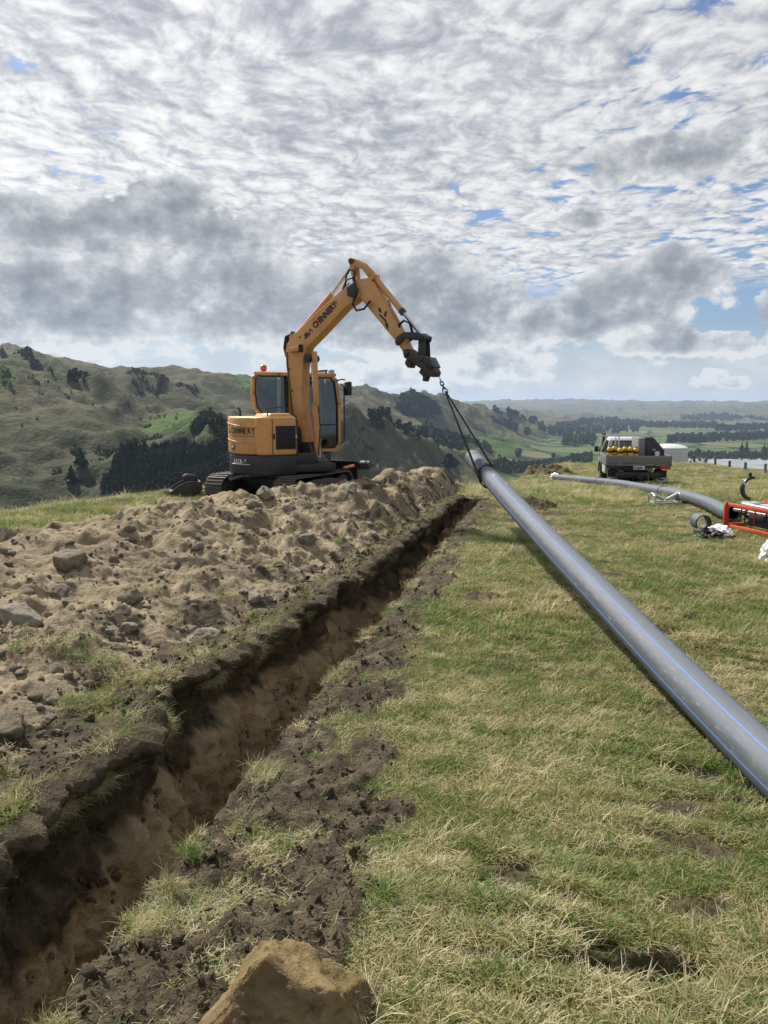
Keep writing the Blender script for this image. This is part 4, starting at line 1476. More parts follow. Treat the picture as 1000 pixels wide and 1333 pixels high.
    # seat and controls behind the glass
    MB().box((0.05, 0.32, 1.45), (0.5, 0.4, 0.14)).box((-0.2, 0.32, 1.80), (0.14, 0.40, 0.66)).box((-0.22, 0.32, 2.17), (0.10, 0.26, 0.16)).build('seat', M_RUBBER, cabp, 0.03)
    MB().box((0.2, 0.12, 1.45), (0.4, 0.14, 0.3)).cyl((0.36, 0.12, 1.6), (0.40, 0.12, 1.82), 0.018).box((0.9, 0.15, 1.3), (0.12, 0.2, 0.5)).build('console', M_RUBBER, cabp, 0.01)
    # beacon, lamps, mirror, grab rail
    MB().lathe([(0.055, 0), (0.06, 0.02), (0.055, 0.09), (0.035, 0.11), (0.01, 0.115)], (-0.30, 0.20, 2.60), 'Z', 16).build('beacon', M_ORANGE, cabp)
    MB().cyl((-0.30, 0.20, 2.55), (-0.30, 0.20, 2.605), 0.04, n=12).build('beacon_base', M_RUBBER, cabp)
    lr_ = MB().box((0.85, 0.29, 2.62), (0.06, 0.62, 0.03)).box((0.85, 0.0, 2.59), (0.03, 0.03, 0.06)).box((0.85, 0.56, 2.59), (0.03, 0.03, 0.06)).build('roof_rail', M_BLK, cabp)
    for yq in (0.04, 0.54):
        MB().box((0.98, yq, 2.60), (0.09, 0.12, 0.085)).build('work_lamp', M_GALV, cabp, 0.012)
    mr = MB().tube([(1.06, -0.06, 2.42), (1.14, -0.10, 2.45), (1.20, -0.12, 2.43)], 0.014, 6).build('mirror_arm', M_RUBBER, cabp)
    MB().box((1.25, -0.13, 2.26), (0.10, 0.16, 0.28)).build('mirror', M_RUBBER, cabp, 0.025, 3)
    MB().tube([(1.12, -0.07, 2.36), (1.19, -0.08, 2.30), (1.19, -0.08, 1.20), (1.12, -0.07, 1.13)], 0.013, 6).build('grab_rail', M_RUBBER, cabp)
    MB().box((-0.36, 0.62, 2.33), (0.07, 0.05, 0.10)).build('rear_lamp', M_RUBBER, cabp, 0.01)
    MB().tube([(-0.74, 0.3, 1.70), (-0.74, 0.3, 1.82), (-0.80, 0.3, 1.88)], 0.02, 6).build('exhaust', M_RUBBER, hood)
    MB().box((0.92, -0.012, 0.86), (0.05, 0.006, 0.06)).build('sticker', M_LETTERW, root)
    # ---------- boom, arm, cylinders: swung about 50 degrees to the right
    fx, fy = 0.429, -0.398
    bx, by = math.cos(R(-60)), math.sin(R(-60))
    nx, ny = by, -bx                        # side that faces the photographer
    def BP(k, z, off=0.0):
        return Vector((fx + bx * k + nx * off, fy + by * k + ny * off, z))
    def plate(b, poly, o0, o1):
        return b.prism([BP(k, z, o0) for k, z in poly], [BP(k, z, o1) for k, z in poly])
    # swing post
    b = MB()
    plate(b, [(-0.30, 0.62), (0.30, 0.62), (0.34, 0.84), (0.22, 0.92), (0.12, 1.20), (-0.12, 1.20), (-0.26, 0.95)], -0.19, 0.19)
    b.cyl(BP(-0.16, 0.55), BP(-0.16, 1.02), 0.17, n=18)
    plate(b, [(-0.24, 1.0), (-0.05, 1.0), (-0.10, 1.45), (-0.18, 1.52)], -0.17, 0.175)
    b.build('swing_post', M_BLK, root, 0.02)
    for i in range(4):
        o = 0.10 - 0.06 * i
        MB().tube([BP(-0.42, 0.85, o), BP(-0.46, 1.15 + 0.03 * i, o), BP(-0.38, 1.42, o), BP(-0.28, 1.62, o)], 0.017, 6).build('hose', M_RUBBER, root)
    boom_poly = [(-0.10, 1.08), (-0.215, 1.24), (-0.345, 1.88), (-0.445, 2.70), (-0.455, 2.98), (-0.415, 3.12), (-0.30, 3.22), (0.527, 3.775), (0.98, 4.085), (1.10, 4.13), (1.21, 4.09), (1.255, 3.98), (1.22, 3.86), (0.92, 3.70), (0.40, 3.28), (0.06, 3.02), (-0.02, 2.86), (-0.055, 2.60), (-0.07, 1.95), (0.03, 1.22), (0.0, 1.08)]
    b = MB()
    plate(b, boom_poly, -0.13, 0.13)
    boom = b.build('boom', M_YEL, root, 0.014, 2)
    for o in (0.131, -0.139):
        MB().prism([BP(0.0 + 0.075 * math.cos(a) - 0.05, 1.19 + 0.075 * math.sin(a), o) for a in np.linspace(0, 2 * math.pi, 17)[:-1]],
                   [BP(0.0 + 0.075 * math.cos(a) - 0.05, 1.19 + 0.075 * math.sin(a), o + 0.012) for a in np.linspace(0, 2 * math.pi, 17)[:-1]]).build('pin_boss', M_YEL, boom)
    # lettering on the boom
    d2 = Vector((bx * 0.43, by * 0.43, 0.335)).normalized()
    up2 = Vector((-bx * 0.335, -by * 0.335, 0.43)).normalized()
    text_mesh('lettering', 'CHINNERY', 0.165, BP(0.26, 3.36, 0.134), d2, up2, M_LETTER, boom, 0.80, 0, 0.05)
    b = MB()
    for poly in ([(0.02, 3.17), (0.16, 3.27), (0.15, 3.30), (0.01, 3.20)], [(0.03, 3.215), (0.10, 3.265), (0.07, 3.32), (0.0, 3.27)], [(0.10, 3.28), (0.13, 3.36), (0.16, 3.38), (0.12, 3.29)], [(0.13, 3.37), (0.21, 3.34), (0.21, 3.31), (0.14, 3.345)]):
        plate(b, poly, 0.131, 0.135)
    b.build('digger_emblem', M_LETTER, boom)
    for (k_, z_) in ((-0.30, 2.2), (-0.22, 1.7), (-0.36, 2.62), (0.75, 3.82), (1.12, 4.0), (-0.10, 3.22), (0.55, 3.62)):
        MB().cyl(BP(k_, z_, 0.128), BP(k_, z_, 0.142), 0.018, n=8).build('bolt', M_STEEL, boom)
    MB().tube([BP(-0.20, 1.30, 0.135), BP(-0.31, 1.9, 0.14), BP(-0.405, 2.7, 0.14), BP(-0.41, 2.95, 0.14)], 0.010, 6).build('grease_line', M_RUBBER, boom)
    # work lamp on the boom side
    b = MB(); plate(b, [(-0.30, 2.93), (-0.05, 2.96), (-0.05, 3.05), (-0.30, 3.02)], 0.14, 0.24); b.build('boom_lamp', M_YEL, boom, 0.01)
    b = MB(); plate(b, [(-0.055, 2.93), (-0.03, 2.93), (-0.03, 3.08), (-0.055, 3.08)], 0.13, 0.25); b.build('lamp_lens', M_RUBBER, boom, 0.01)
    # boom cylinder in front of the boom
    b = MB().cyl(BP(0.20, 0.80), BP(0.15, 1.95), 0.068, n=18).cyl(BP(0.20, 0.80, -0.12), BP(0.20, 0.80, 0.12), 0.085, n=16)
    bc = b.build('boom_cylinder', M_YEL, root)
    MB().cyl(BP(0.15, 1.93), BP(0.09, 2.80), 0.036, n=14).build('rod', M_CHROME, bc)
    MB().cyl(BP(0.08, 2.82, -0.17), BP(0.08, 2.82, 0.17), 0.075, n=16).build('rod_end', M_BLK, bc)
    b = MB(); plate(b, [(0.17, 1.92), (0.235, 1.92), (0.205, 2.95), (0.14, 2.95)], -0.02, 0.09); b.build('rod_guard', M_YEL, bc, 0.01)
    MB().tube([BP(0.26, 0.95, 0.06), BP(0.30, 1.5, 0.05), BP(0.26, 1.9, 0.05)], 0.012, 6).build('hose', M_RUBBER, bc)
    # arm (dipper) cylinder along the boom's back
    b = MB().cyl(BP(-0.29, 3.24), BP(0.565, 3.99), 0.062, n=18).cyl(BP(-0.30, 3.22, -0.11), BP(-0.30, 3.22, 0.11), 0.075, n=16)
    ac = b.build('arm_cylinder', M_YEL, root)
    MB().cyl(BP(0.55, 3.978), BP(1.06, 4.53), 0.034, n=14).build('rod', M_CHROME, ac)
    b = MB(); plate(b, [(-0.40, 3.18), (-0.26, 3.12), (-0.22, 3.26), (-0.34, 3.36)], -0.10, 0.10); b.build('rear_bracket', M_BLK, ac, 0.015)
    for i in range(3):
        o = -0.05 + 0.05 * i
        MB().tube([BP(-0.36, 3.30, o), BP(-0.50, 3.26, o), BP(-0.545, 3.05, o), BP(-0.50, 2.88, o), BP(-0.44, 2.80, o)], 0.02, 7).build('hose', M_RUBBER, ac)
    # pipes on the boom's back
    MB().tube([BP(-0.30, 3.24, 0.10), BP(0.3, 3.655, 0.10), (BP(0.9, 4.06, 0.10)), BP(1.02, 4.16, 0.10)], 0.014, 6).build('pipe', M_YEL, boom)
    # hoses bridging boom and arm
    MB().tube([BP(0.88, 4.06, 0.10), BP(0.98, 4.22, 0.12), BP(1.12, 4.24, 0.14), BP(1.20, 4.10, 0.16), BP(1.19, 3.90, 0.17), BP(1.14, 3.76, 0.17), BP(1.22, 3.64, 0.17), BP(1.38, 3.66, 0.16), BP(1.50, 3.80, 0.14)], 0.02, 7).build('hose', M_RUBBER, boom)
    MB().tube([BP(0.90, 4.10, 0.05), BP(0.93, 4.30, 0.06), BP(1.03, 4.42, 0.08), BP(1.15, 4.36, 0.12), BP(1.16, 4.2, 0.12)], 0.02, 7).build('hose', M_RUBBER, boom)
    b = MB(); plate(b, [(1.02, 3.92), (1.20, 3.86), (1.26, 4.02), (1.14, 4.14), (1.0, 4.08)], 0.12, 0.175); b.build('pivot_plate', M_BLK, boom, 0.015)
    # arm
    b = MB()
    arm_o = [(1.02, 4.50), (1.04, 4.58), (1.12, 4.595), (1.30, 4.50), (1.50, 4.28), (1.55, 4.12), (1.90, 3.58), (2.15, 3.16), (2.29, 2.90), (2.27, 2.83), (2.18, 2.83), (2.05, 3.01), (1.34, 3.78), (1.20, 3.92), (1.10, 4.05)]
    plate(b, [(1.10, 4.05), (1.20, 3.92), (1.34, 3.78), (2.05, 3.01), (2.18, 2.83), (2.27, 2.83), (2.29, 2.90), (2.15, 3.16), (1.90, 3.58), (1.55, 4.12), (1.44, 4.22), (1.09, 4.20)], -0.10, 0.10)
    for o0, o1 in ((-0.10, -0.06), (0.06, 0.10)):          # cheek plates with the open triangle between
        plate(b, [(1.09, 4.19), (1.02, 4.50), (1.04, 4.58), (1.12, 4.595), (1.13, 4.40), (1.155, 4.19)], o0, o1)
        plate(b, [(1.12, 4.595), (1.30, 4.50), (1.50, 4.30), (1.45, 4.20), (1.30, 4.38), (1.13, 4.44)], o0, o1)
    arm = b.build('arm', M_YEL, root, 0.010, 2)
    MB().cyl(BP(1.07, 4.545, -0.13), BP(1.07, 4.545, 0.13), 0.05, n=16).build('pin', M_STEEL, arm)
    b = MB()
    for poly in ([(1.68, 3.56), (1.82, 3.44), (1.80, 3.41), (1.67, 3.53)], [(1.66, 3.60), (1.72, 3.57), (1.70, 3.66), (1.64, 3.68)], [(1.80, 3.44), (1.86, 3.36), (1.84, 3.26), (1.79, 3.36)], [(1.76, 3.52), (1.81, 3.50), (1.83, 3.60), (1.79, 3.60)]):
        plate(b, poly, 0.1005, 0.1035)
    b.build('emblem', M_LETTER, arm)
    # bucket cylinder on the arm's front
    b = MB().cyl(BP(1.52, 4.22), BP(2.12, 3.555), 0.055, n=18).cyl(BP(1.50, 4.24, -0.10), BP(1.50, 4.24, 0.10), 0.065, n=14)
    kc = b.build('bucket_cylinder', M_YEL, root)
    MB().cyl(BP(2.10, 3.58), BP(2.47, 3.16), 0.032, n=14).build('rod', M_CHROME, kc)
    MB().cyl(BP(2.065, 3.615), BP(2.12, 3.555), 0.064, n=18).build('gland', M_STEEL, kc)
    MB().tube([BP(2.08, 3.58, 0.06), BP(2.25, 3.42, 0.07), BP(2.45, 3.20, 0.07)], 0.010, 6).build('hose', M_BLUE, kc)
    b = MB().cyl(BP(1.80, 3.72), BP(2.05, 3.35), 0.03, n=8).cyl(BP(1.76, 3.78, 0.0), BP(1.80, 3.70, 0.0), 0.06, n=12); b.build('pipe', M_YEL, arm)
    for i in range(2):
        o = 0.03 + 0.05 * i
        MB().tube([BP(2.06, 3.24, o), BP(2.06, 3.36, o), BP(2.16, 3.42, o), BP(2.28, 3.36, o), BP(2.32, 3.22, o), BP(2.30, 3.10, o)], 0.014, 6).build('hose', M_RUBBER, arm)
    # linkage and quick hitch
    b = MB()
    for o0, o1 in ((-0.16, -0.115), (0.115, 0.16)):
        plate(b, [(2.02, 3.04), (2.05, 3.13), (2.20, 3.21), (2.50, 3.19), (2.62, 3.12), (2.60, 3.03), (2.48, 3.06), (2.22, 3.09), (2.12, 3.00), (2.06, 2.97)], o0, o1)
        plate(b, [(2.47, 3.14), (2.60, 3.14), (2.62, 2.75), (2.52, 2.72), (2.46, 2.80)], o0 * 0.65, o1 * 0.65)
    b.cyl(BP(2.55, 3.10, -0.18), BP(2.55, 3.10, 0.18), 0.055, n=14)
    lk = b.build('linkage', M_BLK, root, 0.012)
    b = MB()
    plate(b, [(2.17, 2.90), (2.28, 2.92), (2.48, 2.80), (2.62, 2.77), (2.76, 2.60), (2.83, 2.49), (2.80, 2.41), (2.68, 2.41), (2.52, 2.56), (2.32, 2.68), (2.18, 2.77)], -0.12, 0.12)
    plate(b, [(2.50, 2.56), (2.64, 2.44), (2.60, 2.33), (2.54, 2.34), (2.55, 2.42), (2.47, 2.49)], -0.08, 0.08)
    plate(b, [(2.22, 2.74), (2.33, 2.66), (2.31, 2.58), (2.25, 2.58), (2.19, 2.66)], -0.10, 0.10)
    b.cyl(BP(2.24, 2.84, -0.17), BP(2.24, 2.84, 0.17), 0.05, n=14).cyl(BP(2.56, 2.74, -0.17), BP(2.56, 2.74, 0.17), 0.05, n=14)
    b.build('quick_hitch', M_STEEL, root, 0.015)
    b = MB()
    plate(b, [(2.56, 2.72), (2.70, 2.76), (2.80, 2.58), (2.72, 2.54)], -0.16, 0.16)
    b.build('hitch_hook', M_BLK, root, 0.012)
    return root, BP


EXC, BP = excavator()
bpy.context.view_layer.update()
HOOK = EXC.matrix_world @ BP(2.845, 2.40)

def curve(pts, n):
    """smooth points through a list of control points"""
    P = np.array([tuple(p) for p in pts], float)
    m = len(P)
    out = []
    for q in np.linspace(0, m - 1, n):
        i = min(int(q), m - 2); t = q - i
        p0, p1, p2, p3 = P[max(i - 1, 0)], P[i], P[i + 1], P[min(i + 2, m - 1)]
        out.append(0.5 * (2 * p1 + (p2 - p0) * t + (2 * p0 - 5 * p1 + 4 * p2 - p3) * t * t + (3 * p1 - p0 - 3 * p2 + p3) * t ** 3))
    return [Vector(p) for p in out]


# ---------------------------------------------------------------- grey pipes
m_, n_ = material('grey_polyethylene')
p_ = n_.obj()
a_ = n_.noise(p_, 1.6, 6, 0.65)
sc_ = n_.noise(n_.vm('MULTIPLY', p_, (6.0, 1.0, 6.0)), 6.0, 5, 0.7)
c_ = n_.mix(n_.ss(a_, 0.4, 0.7), (0.092, 0.104, 0.126), (0.122, 0.132, 0.150))
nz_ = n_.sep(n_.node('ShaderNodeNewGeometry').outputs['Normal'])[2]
upper_ = n_.ss(n_.m('ADD', nz_, n_.m('MULTIPLY', n_.m('SUBTRACT', sc_, 0.5), 0.5)), 0.30, 0.62)        # paler towards the upper side, with an edge broken by noise
c_ = n_.mix(n_.m('MULTIPLY', upper_, 0.7), n_.mix(0.45, c_, (0.035, 0.040, 0.048)), (0.128, 0.144, 0.175))
c_ = n_.mix(n_.ss(sc_, 0.56, 0.72, 0, 0.7), c_, (0.22, 0.22, 0.215))
c_ = n_.mix(n_.ss(n_.noise(p_, 14.0, 3, 0.6), 0.62, 0.75, 0, 0.6), c_, (0.15, 0.128, 0.095))
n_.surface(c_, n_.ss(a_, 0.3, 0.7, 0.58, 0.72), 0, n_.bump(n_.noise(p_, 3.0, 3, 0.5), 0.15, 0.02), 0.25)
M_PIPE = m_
M_STRIPE = paint('blue_stripe', (0.095, 0.185, 0.40), 0.65, 0, 0.45, (0.16, 0.19, 0.25), 9.0, 0.0, 0.2)
M_CLAY = paint('clay_smear', (0.45, 0.40, 0.33), 0.9, 0, 0.4, (0.3, 0.25, 0.18), 9.0)


def pipe_frames(path):
    fr = []
    for i, p in enumerate(path):
        d = (path[min(i + 1, len(path) - 1)] - path[max(i - 1, 0)]).normalized()
        r_ = d.cross(Vector((0, 0, 1))).normalized()
        fr.append((p, d, r_, r_.cross(d)))
    return fr


def ring_strip(fr, rad, a0, a1, n):
    """part of a pipe's skin between two angles (0 = right, 90 = top)"""
    V, F = [], []
    for (p, d, r_, u_) in fr:
        for j in range(n + 1):
            t = a0 + (a1 - a0) * j / n
            V.append(p + (r_ * math.cos(t) + u_ * math.sin(t)) * rad)
    for i in range(len(fr) - 1):
        for j in range(n):
            k = i * (n + 1) + j
            F.append((k, k + 1, k + n + 2, k + n + 1))
    return V, F


def hollow_pipe(name, path, rad, wall, mat, parent=None, n=40):
    fr = pipe_frames(path)
    V, F = ring_strip(fr, rad, 0, 2 * math.pi, n)
    V2, F2 = ring_strip(fr, rad - wall, 0, 2 * math.pi, n)
    o = len(V)
    V = V + V2
    F = F + [tuple(i + o for i in q[::-1]) for q in F2]
    m = len(fr)
    for i in (0, m - 1):
        for j in range(n):
            k = i * (n + 1) + j
            F.append((k, k + o, k + o + 1, k + 1) if i == 0 else (k + 1, k + o + 1, k + o, k))
    me = bpy.data.meshes.new(name)
    me.from_pydata([tuple(v) for v in V], [], F)
    me.polygons.foreach_set('use_smooth', np.ones(len(me.polygons), dtype=bool))
    me.set_sharp_from_angle(angle=R(40))
    return link(name, me, mat, parent), fr


RAD = 0.14
A_ = Vector((1.605, 13.9, 1.119)); B_ = Vector((2.085, 3.95, 0.088))
ctl = [A_ + (B_ - A_) * k - Vector((0, 0, 0.055 * math.sin(math.pi * k))) for k in (0, 0.33, 0.66, 1.0)]
ctl += [Vector((2.18, 1.9, 0.075)), Vector((2.30, -0.6, 0.08)), Vector((2.45, -3.5, 0.08))]
path = curve(ctl, 90)
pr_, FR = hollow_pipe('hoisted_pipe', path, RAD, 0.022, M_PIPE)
tag(pr_, 'long grey plastic pipe with blue stripes, one end hoisted by the excavator', 'pipe')
for ang in (64, 124, 180, 0, 300, 244):
    w = 0.046
    V, F = ring_strip(FR[10:], RAD + 0.0012, R(ang) - w, R(ang) + w, 3)
    me = bpy.data.meshes.new('blue_stripe'); me.from_pydata([tuple(v) for v in V], [], F)
    me.polygons.foreach_set('use_smooth', np.ones(len(F), dtype=bool))
    link('blue_stripe', me, M_STRIPE, pr_)
# thicker end sleeve, weld beads
V = None
sl_, _ = hollow_pipe('end_sleeve', [path[0] + (path[1] - path[0]).normalized() * q for q in np.linspace(-0.02, 1.42, 8)], RAD + 0.006, 0.03, M_PIPE, pr_)
for q in (1.46, 0.30):
    c = path[0] + (path[1] - path[0]).normalized() * q
    d = (path[1] - path[0]).normalized()
    r_ = d.cross(Vector((0, 0, 1))).normalized(); u_ = r_.cross(d)
    rr = RAD + (0.006 if q > 1 else 0.008)
    MB().tube([c + (r_ * math.cos(t) + u_ * math.sin(t)) * rr for t in np.linspace(0, 2 * math.pi, 33)[:-1]], 0.008 if q > 1 else 0.003, 6, True).build('weld_bead', M_RUBBER if q > 1 else M_PIPE, pr_)
# clay smears on the pipe's back near the sling
for (q, ang, dl, da) in ((1.15, 100, 0.10, 0.35), (1.28, 80, 0.06, 0.25), (2.2, 75, 0.05, 0.12), (2.75, 110, 0.07, 0.10), (1.7, 195, 0.25, 0.12)):
    c = [f for f in pipe_frames([path[0] + (path[1] - path[0]).normalized() * (q + x) for x in np.linspace(-dl, dl, 7)])]
    V, F = ring_strip(c, RAD + 0.009 if q < 1.45 else RAD + 0.002, R(ang) - da, R(ang) + da, 6)
    V = [tuple(v + Vector((0, 0, 0))) for v in V]
    keep = [f for i, f in enumerate(F) if random.random() < 0.75]
    me = bpy.data.meshes.new('clay_smear'); me.from_pydata(V, [], keep)
    link('clay_smear', me, M_CLAY, pr_)

# ---------------------------------------------------------------- sling and chain
SH = Vector((1.085, 13.72, 2.285))                         # where the sling's eyes hang
def link_loop(c, along, side, L, W, r):
    along, side = Vector(along).normalized(), Vector(side).normalized()
    side = (side - along * side.dot(along)).normalized()
    pts = []
    for t in np.linspace(0, 2 * math.pi, 21)[:-1]:
        ct, s_ = math.cos(t), math.sin(t)
        pts.append(Vector(c) + along * (s_ * W + math.copysign(L - W, s_) * (abs(s_) > 0.02)) + side * ct * W)
    return MB().tube(pts, r, 7, True)


top = HOOK + Vector((0.01, 0, -0.02))
dv = (SH - top)
ch = empty('lifting_chain', tuple(top))
tag(ch, 'short blue and bright chain with a pear link between quick hitch and sling', 'chain')
nl_ = 3
for i in range(nl_):
    c = dv * ((i + 0.5) / (nl_ + 1.2))
    o = link_loop(c, dv, (1, 0, 0) if i % 2 else (0.2, 1, 0), dv.length / (nl_ + 1.2) * 0.66, 0.028, 0.011).build('chain_link', M_BLUE if i else M_GALV, ch)
pc = dv * ((nl_ + 0.55) / (nl_ + 1.2))
dn, sd = dv.normalized(), (Vector((1, -0.3, 0)) - dv.normalized() * Vector((1, -0.3, 0)).dot(dv.normalized())).normalized()
pear = [pc + dn * (-0.07) + sd * 0.0, pc - dn * 0.04 + sd * 0.02, pc + dn * 0.02 + sd * 0.042, pc + dn * 0.06 + sd * 0.04, pc + dn * 0.085, pc + dn * 0.06 - sd * 0.04, pc + dn * 0.02 - sd * 0.042, pc - dn * 0.04 - sd * 0.02]
MB().tube(pear, 0.012, 7, True).build('pear_link', M_BLUE, ch)

wc = path[0] + (path[1] - path[0]).normalized() * 1.60      # where the sling goes round the pipe
d_ = (path[1] - path[0]).normalized()
r_ = d_.cross(Vector((0, 0, 1))).normalized()
if r_.x < 0: r_ = -r_
u_ = r_.cross(d_)
if u_.z < 0: u_ = -u_
pts, wid = [], []
for t in np.linspace(0, 1, 12):                             # left leg
    pts.append(SH.lerp(wc - r_ * (RAD + 0.012) - u_ * 0.03, t)); wid.append(0.034 + 0.050 * t ** 1.5)
for a in np.linspace(195, 345, 14):                         # under the pipe
    pts.append(wc + r_ * math.cos(R(a)) * (RAD + 0.014) + u_ * math.sin(R(a)) * (RAD + 0.05)); wid.append(0.075)
for t in np.linspace(0, 1, 12):                             # right leg
    pts.append((wc + r_ * (RAD + 0.012)).lerp(SH + Vector((0.015, 0, 0)), t)); wid.append(0.032 + 0.050 * (1 - t) ** 1.5)
V, F = [], []
for i, (p, w) in enumerate(zip(pts, wid)):
    tdir = (pts[min(i + 1, len(pts) - 1)] - pts[max(i - 1, 0)]).normalized()
    wd = (d_ - tdir * d_.dot(tdir)).normalized()
    nn = tdir.cross(wd)
    for (q, z) in ((-1, -1), (1, -1), (1, 1), (-1, 1)):
        V.append(p + wd * w * q + nn * 0.011 * z)
m = len(pts)
for i in range(m - 1):
    for j in range(4):
        F.append((i * 4 + j, i * 4 + (j + 1) % 4, (i + 1) * 4 + (j + 1) % 4, (i + 1) * 4 + j))
F += [(3, 2, 1, 0), tuple((m - 1) * 4 + j for j in range(4))]
me = bpy.data.meshes.new('lifting_sling'); me.from_pydata([tuple(v) for v in V], [], F)
tag(link('lifting_sling', me, M_SLING), 'dark green webbing sling looped round the hoisted end of the pipe', 'sling')

# ---------------------------------------------------------------- lying pipe, roller, ring
gp = [(6.47, 14.1), (6.57, 14.6), (6.95, 16.4), (7.12, 18.5), (7.42, 22.0), (7.65, 26.0), (7.25, 32.5)]
ctl = [Vector((x, y, float(zf(x, y)) + RAD + (0.03 if y < 19 else -0.03))) for x, y in gp]
ctl[0].z += 0.05
lp, FL = hollow_pipe('lying_pipe', curve(ctl, 110), RAD, 0.022, M_PIPE)
tag(lp, 'grey plastic pipe lying on the grass from the orange machine past the truck', 'pipe')
for yq in (19.9, 27.0):
    i = min(range(len(FL)), key=lambda k: abs(FL[k][0].y - yq))
    p, d, rr, uu = FL[i]
    MB().tube([p + (rr * math.cos(t) + uu * math.sin(t)) * (RAD + 0.004) for t in np.linspace(0, 2 * math.pi, 33)[:-1]], 0.012, 6, True).build('weld_bead', M_RUBBER, lp)
p, d, rr, uu = FL[-1]
b = MB()
for k in range(9):
    a = k * 0.7
    b.tube([p + (rr * math.cos(a) + uu * math.sin(a)) * RAD * 1.04 - d * 0.12, p + (rr * math.cos(a + .3) + uu * math.sin(a + .3)) * RAD * 1.2, p + d * 0.08 + (rr * math.cos(a) + uu * math.sin(a)) * RAD * 0.7], [0.02, 0.05, 0.03], 6)
b.lathe([(0.01, -0.02), (0.12, 0.0), (0.14, 0.04), (0.09, 0.08), (0.02, 0.09)], tuple(p), 'Y', 12)
M_PLAST = paint('white_plastic_film', (0.78, 0.78, 0.77), 0.4, 0, 0.2, (0.4, 0.38, 0.33), 8.0)
b.build('end_wrap', M_PLAST, lp)

rx, ry = 6.63, 18.0
rz_ = float(zf(rx, ry))
rs = empty('pipe_roller', (rx, ry, rz_), R(8))
tag(rs, 'pale galvanised roller stand carrying the lying pipe', 'roller stand')
MB().box((0, -0.16, 0.03), (0.66, 0.05, 0.05)).box((0, 0.16, 0.03), (0.66, 0.05, 0.05)).box((-0.30, 0, 0.03), (0.05, 0.32, 0.05)).box((0.30, 0, 0.03), (0.05, 0.32, 0.05)).build('base_frame', M_GALV, rs, 0.006)
for sx in (-1, 1):
    MB().tube([(0.33 * sx, -0.16, 0.03), (0.33 * sx, -0.14, 0.20), (0.33 * sx, 0, 0.26), (0.33 * sx, 0.14, 0.20), (0.33 * sx, 0.16, 0.03)], 0.022, 7).build('bracket', M_GALV, rs)
    MB().cyl((0.04 * sx, 0, 0.10), (0.30 * sx, 0, 0.22), 0.035, 0.045, n=14).build('roller', M_GALV, rs)

cr = hollow_pipe('pipe_offcut', [Vector((5.62, 13.45, float(zf(5.62, 13.3)) + RAD)) + Vector((0.05, 1, 0)).normalized() * q for q in (-0.10, 0.0, 0.10, 0.18)], RAD, 0.02, M_PIPE)[0]
tag(cr, 'short ring cut from grey pipe standing on the grass by the white plastic', 'pipe ring')
c = Vector((5.62, 13.45, float(zf(5.62, 13.3)) + RAD)) + Vector((0.05, 1, 0)).normalized() * -0.102
MB().tube([c + Vector((math.cos(t), 0, math.sin(t))) * (RAD - 0.010) for t in np.linspace(0, 2 * math.pi, 33)[:-1]], 0.012, 6, True).build('rim', M_RUBBER, cr)


